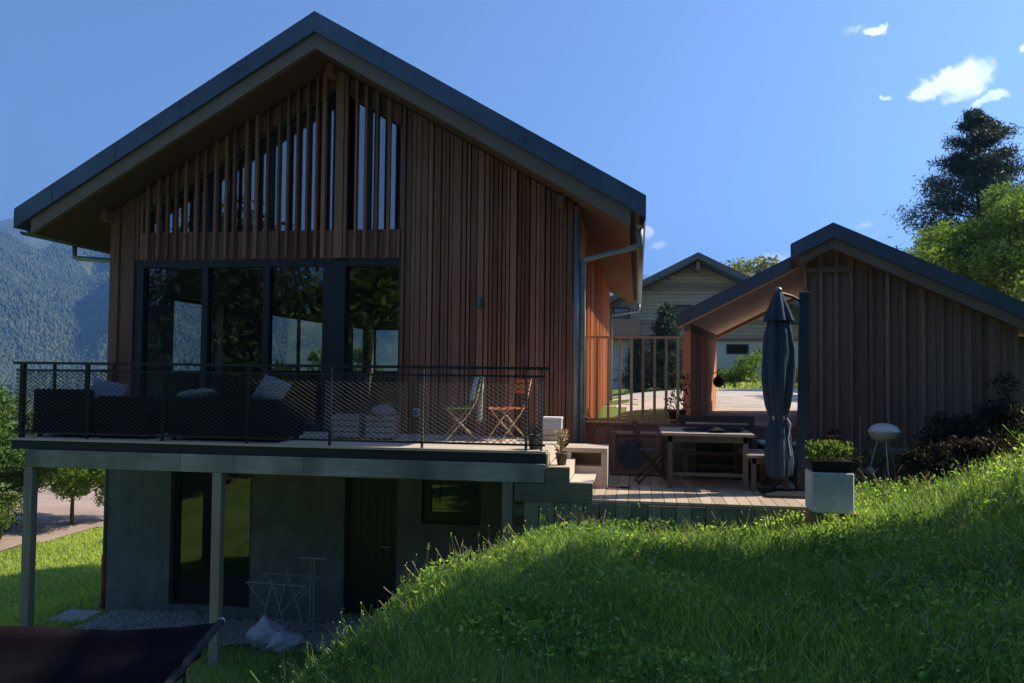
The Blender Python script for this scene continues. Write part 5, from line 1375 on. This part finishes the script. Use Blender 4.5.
def dot_(v):
    n = N(nt, 'ShaderNodeVectorMath', operation='DOT_PRODUCT'); nt.links.new(ad_.outputs[0], n.inputs[0]); n.inputs[1].default_value = v; return n.outputs['Value']
total = None
# (azimuth from +Y clockwise, elevation, half width, half height, tilt, strength) in degrees
CLOUDS = [(20.47,17.59,1.51,1.19,5,1.00),(19.27,17.82,1.07,0.69,15,1.00),(18.04,17.30,0.94,0.57,35,1.00),(20.03,16.74,1.13,0.50,0,0.60),(21.63,16.23,1.07,0.31,18,0.80),(22.32,16.41,0.50,0.25,25,0.70),(15.29,21.13,0.75,0.31,-8,0.90),(14.04,21.48,0.75,0.19,8,0.35),(15.80,17.17,0.31,0.25,0,0.80),(23.37,19.05,0.25,0.25,0,0.70),(0.51,9.47,0.50,0.44,0,0.85),(1.40,8.64,0.69,0.31,5,0.70),(9.06,7.53,1.01,0.44,8,0.80),(8.23,7.35,0.75,0.25,0,0.50),(10.26,7.69,0.50,0.25,0,0.50),(14.54,9.42,0.57,0.25,0,0.45),(15.48,8.74,0.63,0.19,10,0.30)]
for az, el, hw, hh, tilt, st_ in CLOUDS:
    az, el = R(az), R(el)
    c_ = Vector((math.sin(az)*math.cos(el), math.cos(az)*math.cos(el), math.sin(el))); rr = Vector((math.cos(az), -math.sin(az), 0)); uu = rr.cross(c_)
    ct, st2 = math.cos(R(tilt)), math.sin(R(tilt)); ra, ua = rr*ct+uu*st2, uu*ct-rr*st2
    if ua.z < 0: ua = -ua
    du = math_('DIVIDE', dot_(ra), math.tan(R(hw))); dv = math_('DIVIDE', dot_(ua), math.tan(R(hh)))
    # dot with the axis is zero at the centre because the axis is perpendicular to it
    d2 = math_('ADD', math_('MULTIPLY', du, du), math_('MULTIPLY', dv, dv))
    front = math_('GREATER_THAN', dot_(c_), .5)
    mk = N(nt, 'ShaderNodeMapRange'); mk.interpolation_type = 'SMOOTHSTEP'; nt.links.new(d2, mk.inputs[0])
    mk.inputs[1].default_value = 1.45; mk.inputs[2].default_value = .1; mk.inputs[3].default_value = 0; mk.inputs[4].default_value = st_
    v = math_('MULTIPLY', mk.outputs[0], front)
    total = v if total is None else math_('MAXIMUM', total, v)
nw = N(nt, 'ShaderNodeTexNoise'); nw.inputs['Scale'].default_value = 95; nw.inputs['Detail'].default_value = 8; nw.inputs['Roughness'].default_value = .62
nt.links.new(ad_.outputs[0], nw.inputs['Vector'])
er = math_('MULTIPLY_ADD', nw.outputs['Fac'], 1.1, -.52)
hv = math_('GREATER_THAN', total, .004)
soft = N(nt, 'ShaderNodeMapRange'); soft.interpolation_type = 'SMOOTHSTEP'; nt.links.new(math_('ADD', total, math_('MULTIPLY', er, hv)), soft.inputs[0])
soft.inputs[1].default_value = .04; soft.inputs[2].default_value = 1.2; soft.inputs[3].default_value = 0; soft.inputs[4].default_value = 1
mx = mixc(nt, sky.outputs[0], (11,10.9,10.7), soft.outputs[0])
nt.links.new(mx, bg.inputs[0]); nt.links.new(bg.outputs[0], out.inputs[0])
# the air of the valley
ext = max(abs(gx[0]), abs(gx[-1]), abs(gy[0]), abs(gy[-1]))+50
q = MB(); q.box(-ext, ext, -ext, ext, float(GZ.min())-60, 820); hz_o = q.build('haze', None)
m, nt2, out2 = newmat('haze'); vp = N(nt2, 'ShaderNodeVolumePrincipled')
vp.inputs['Color'].default_value = (.25,.49,1.0,1); vp.inputs['Density'].default_value = .00030; vp.inputs['Anisotropy'].default_value = .55
nt2.links.new(vp.outputs[0], out2.inputs['Volume']); hz_o.data.materials.append(m)
hz_o['kind'] = 'stuff'; hz_o['label'] = 'thin blue haze lying over the valley and the mountains'; hz_o['category'] = 'haze'

scene.view_settings.view_transform = 'Standard'; scene.view_settings.look = 'None'
scene.view_settings.exposure = 0.9; scene.view_settings.gamma = 1.0
scene.render.engine = 'CYCLES'; cy = scene.cycles
cy.use_denoising = True
try: cy.denoiser = 'OPENIMAGEDENOISE'
except Exception: pass
cy.max_bounces = 8; cy.diffuse_bounces = 4; cy.glossy_bounces = 4; cy.transmission_bounces = 4; cy.transparent_max_bounces = 12; cy.volume_bounces = 1
cy.sample_clamp_indirect = 6
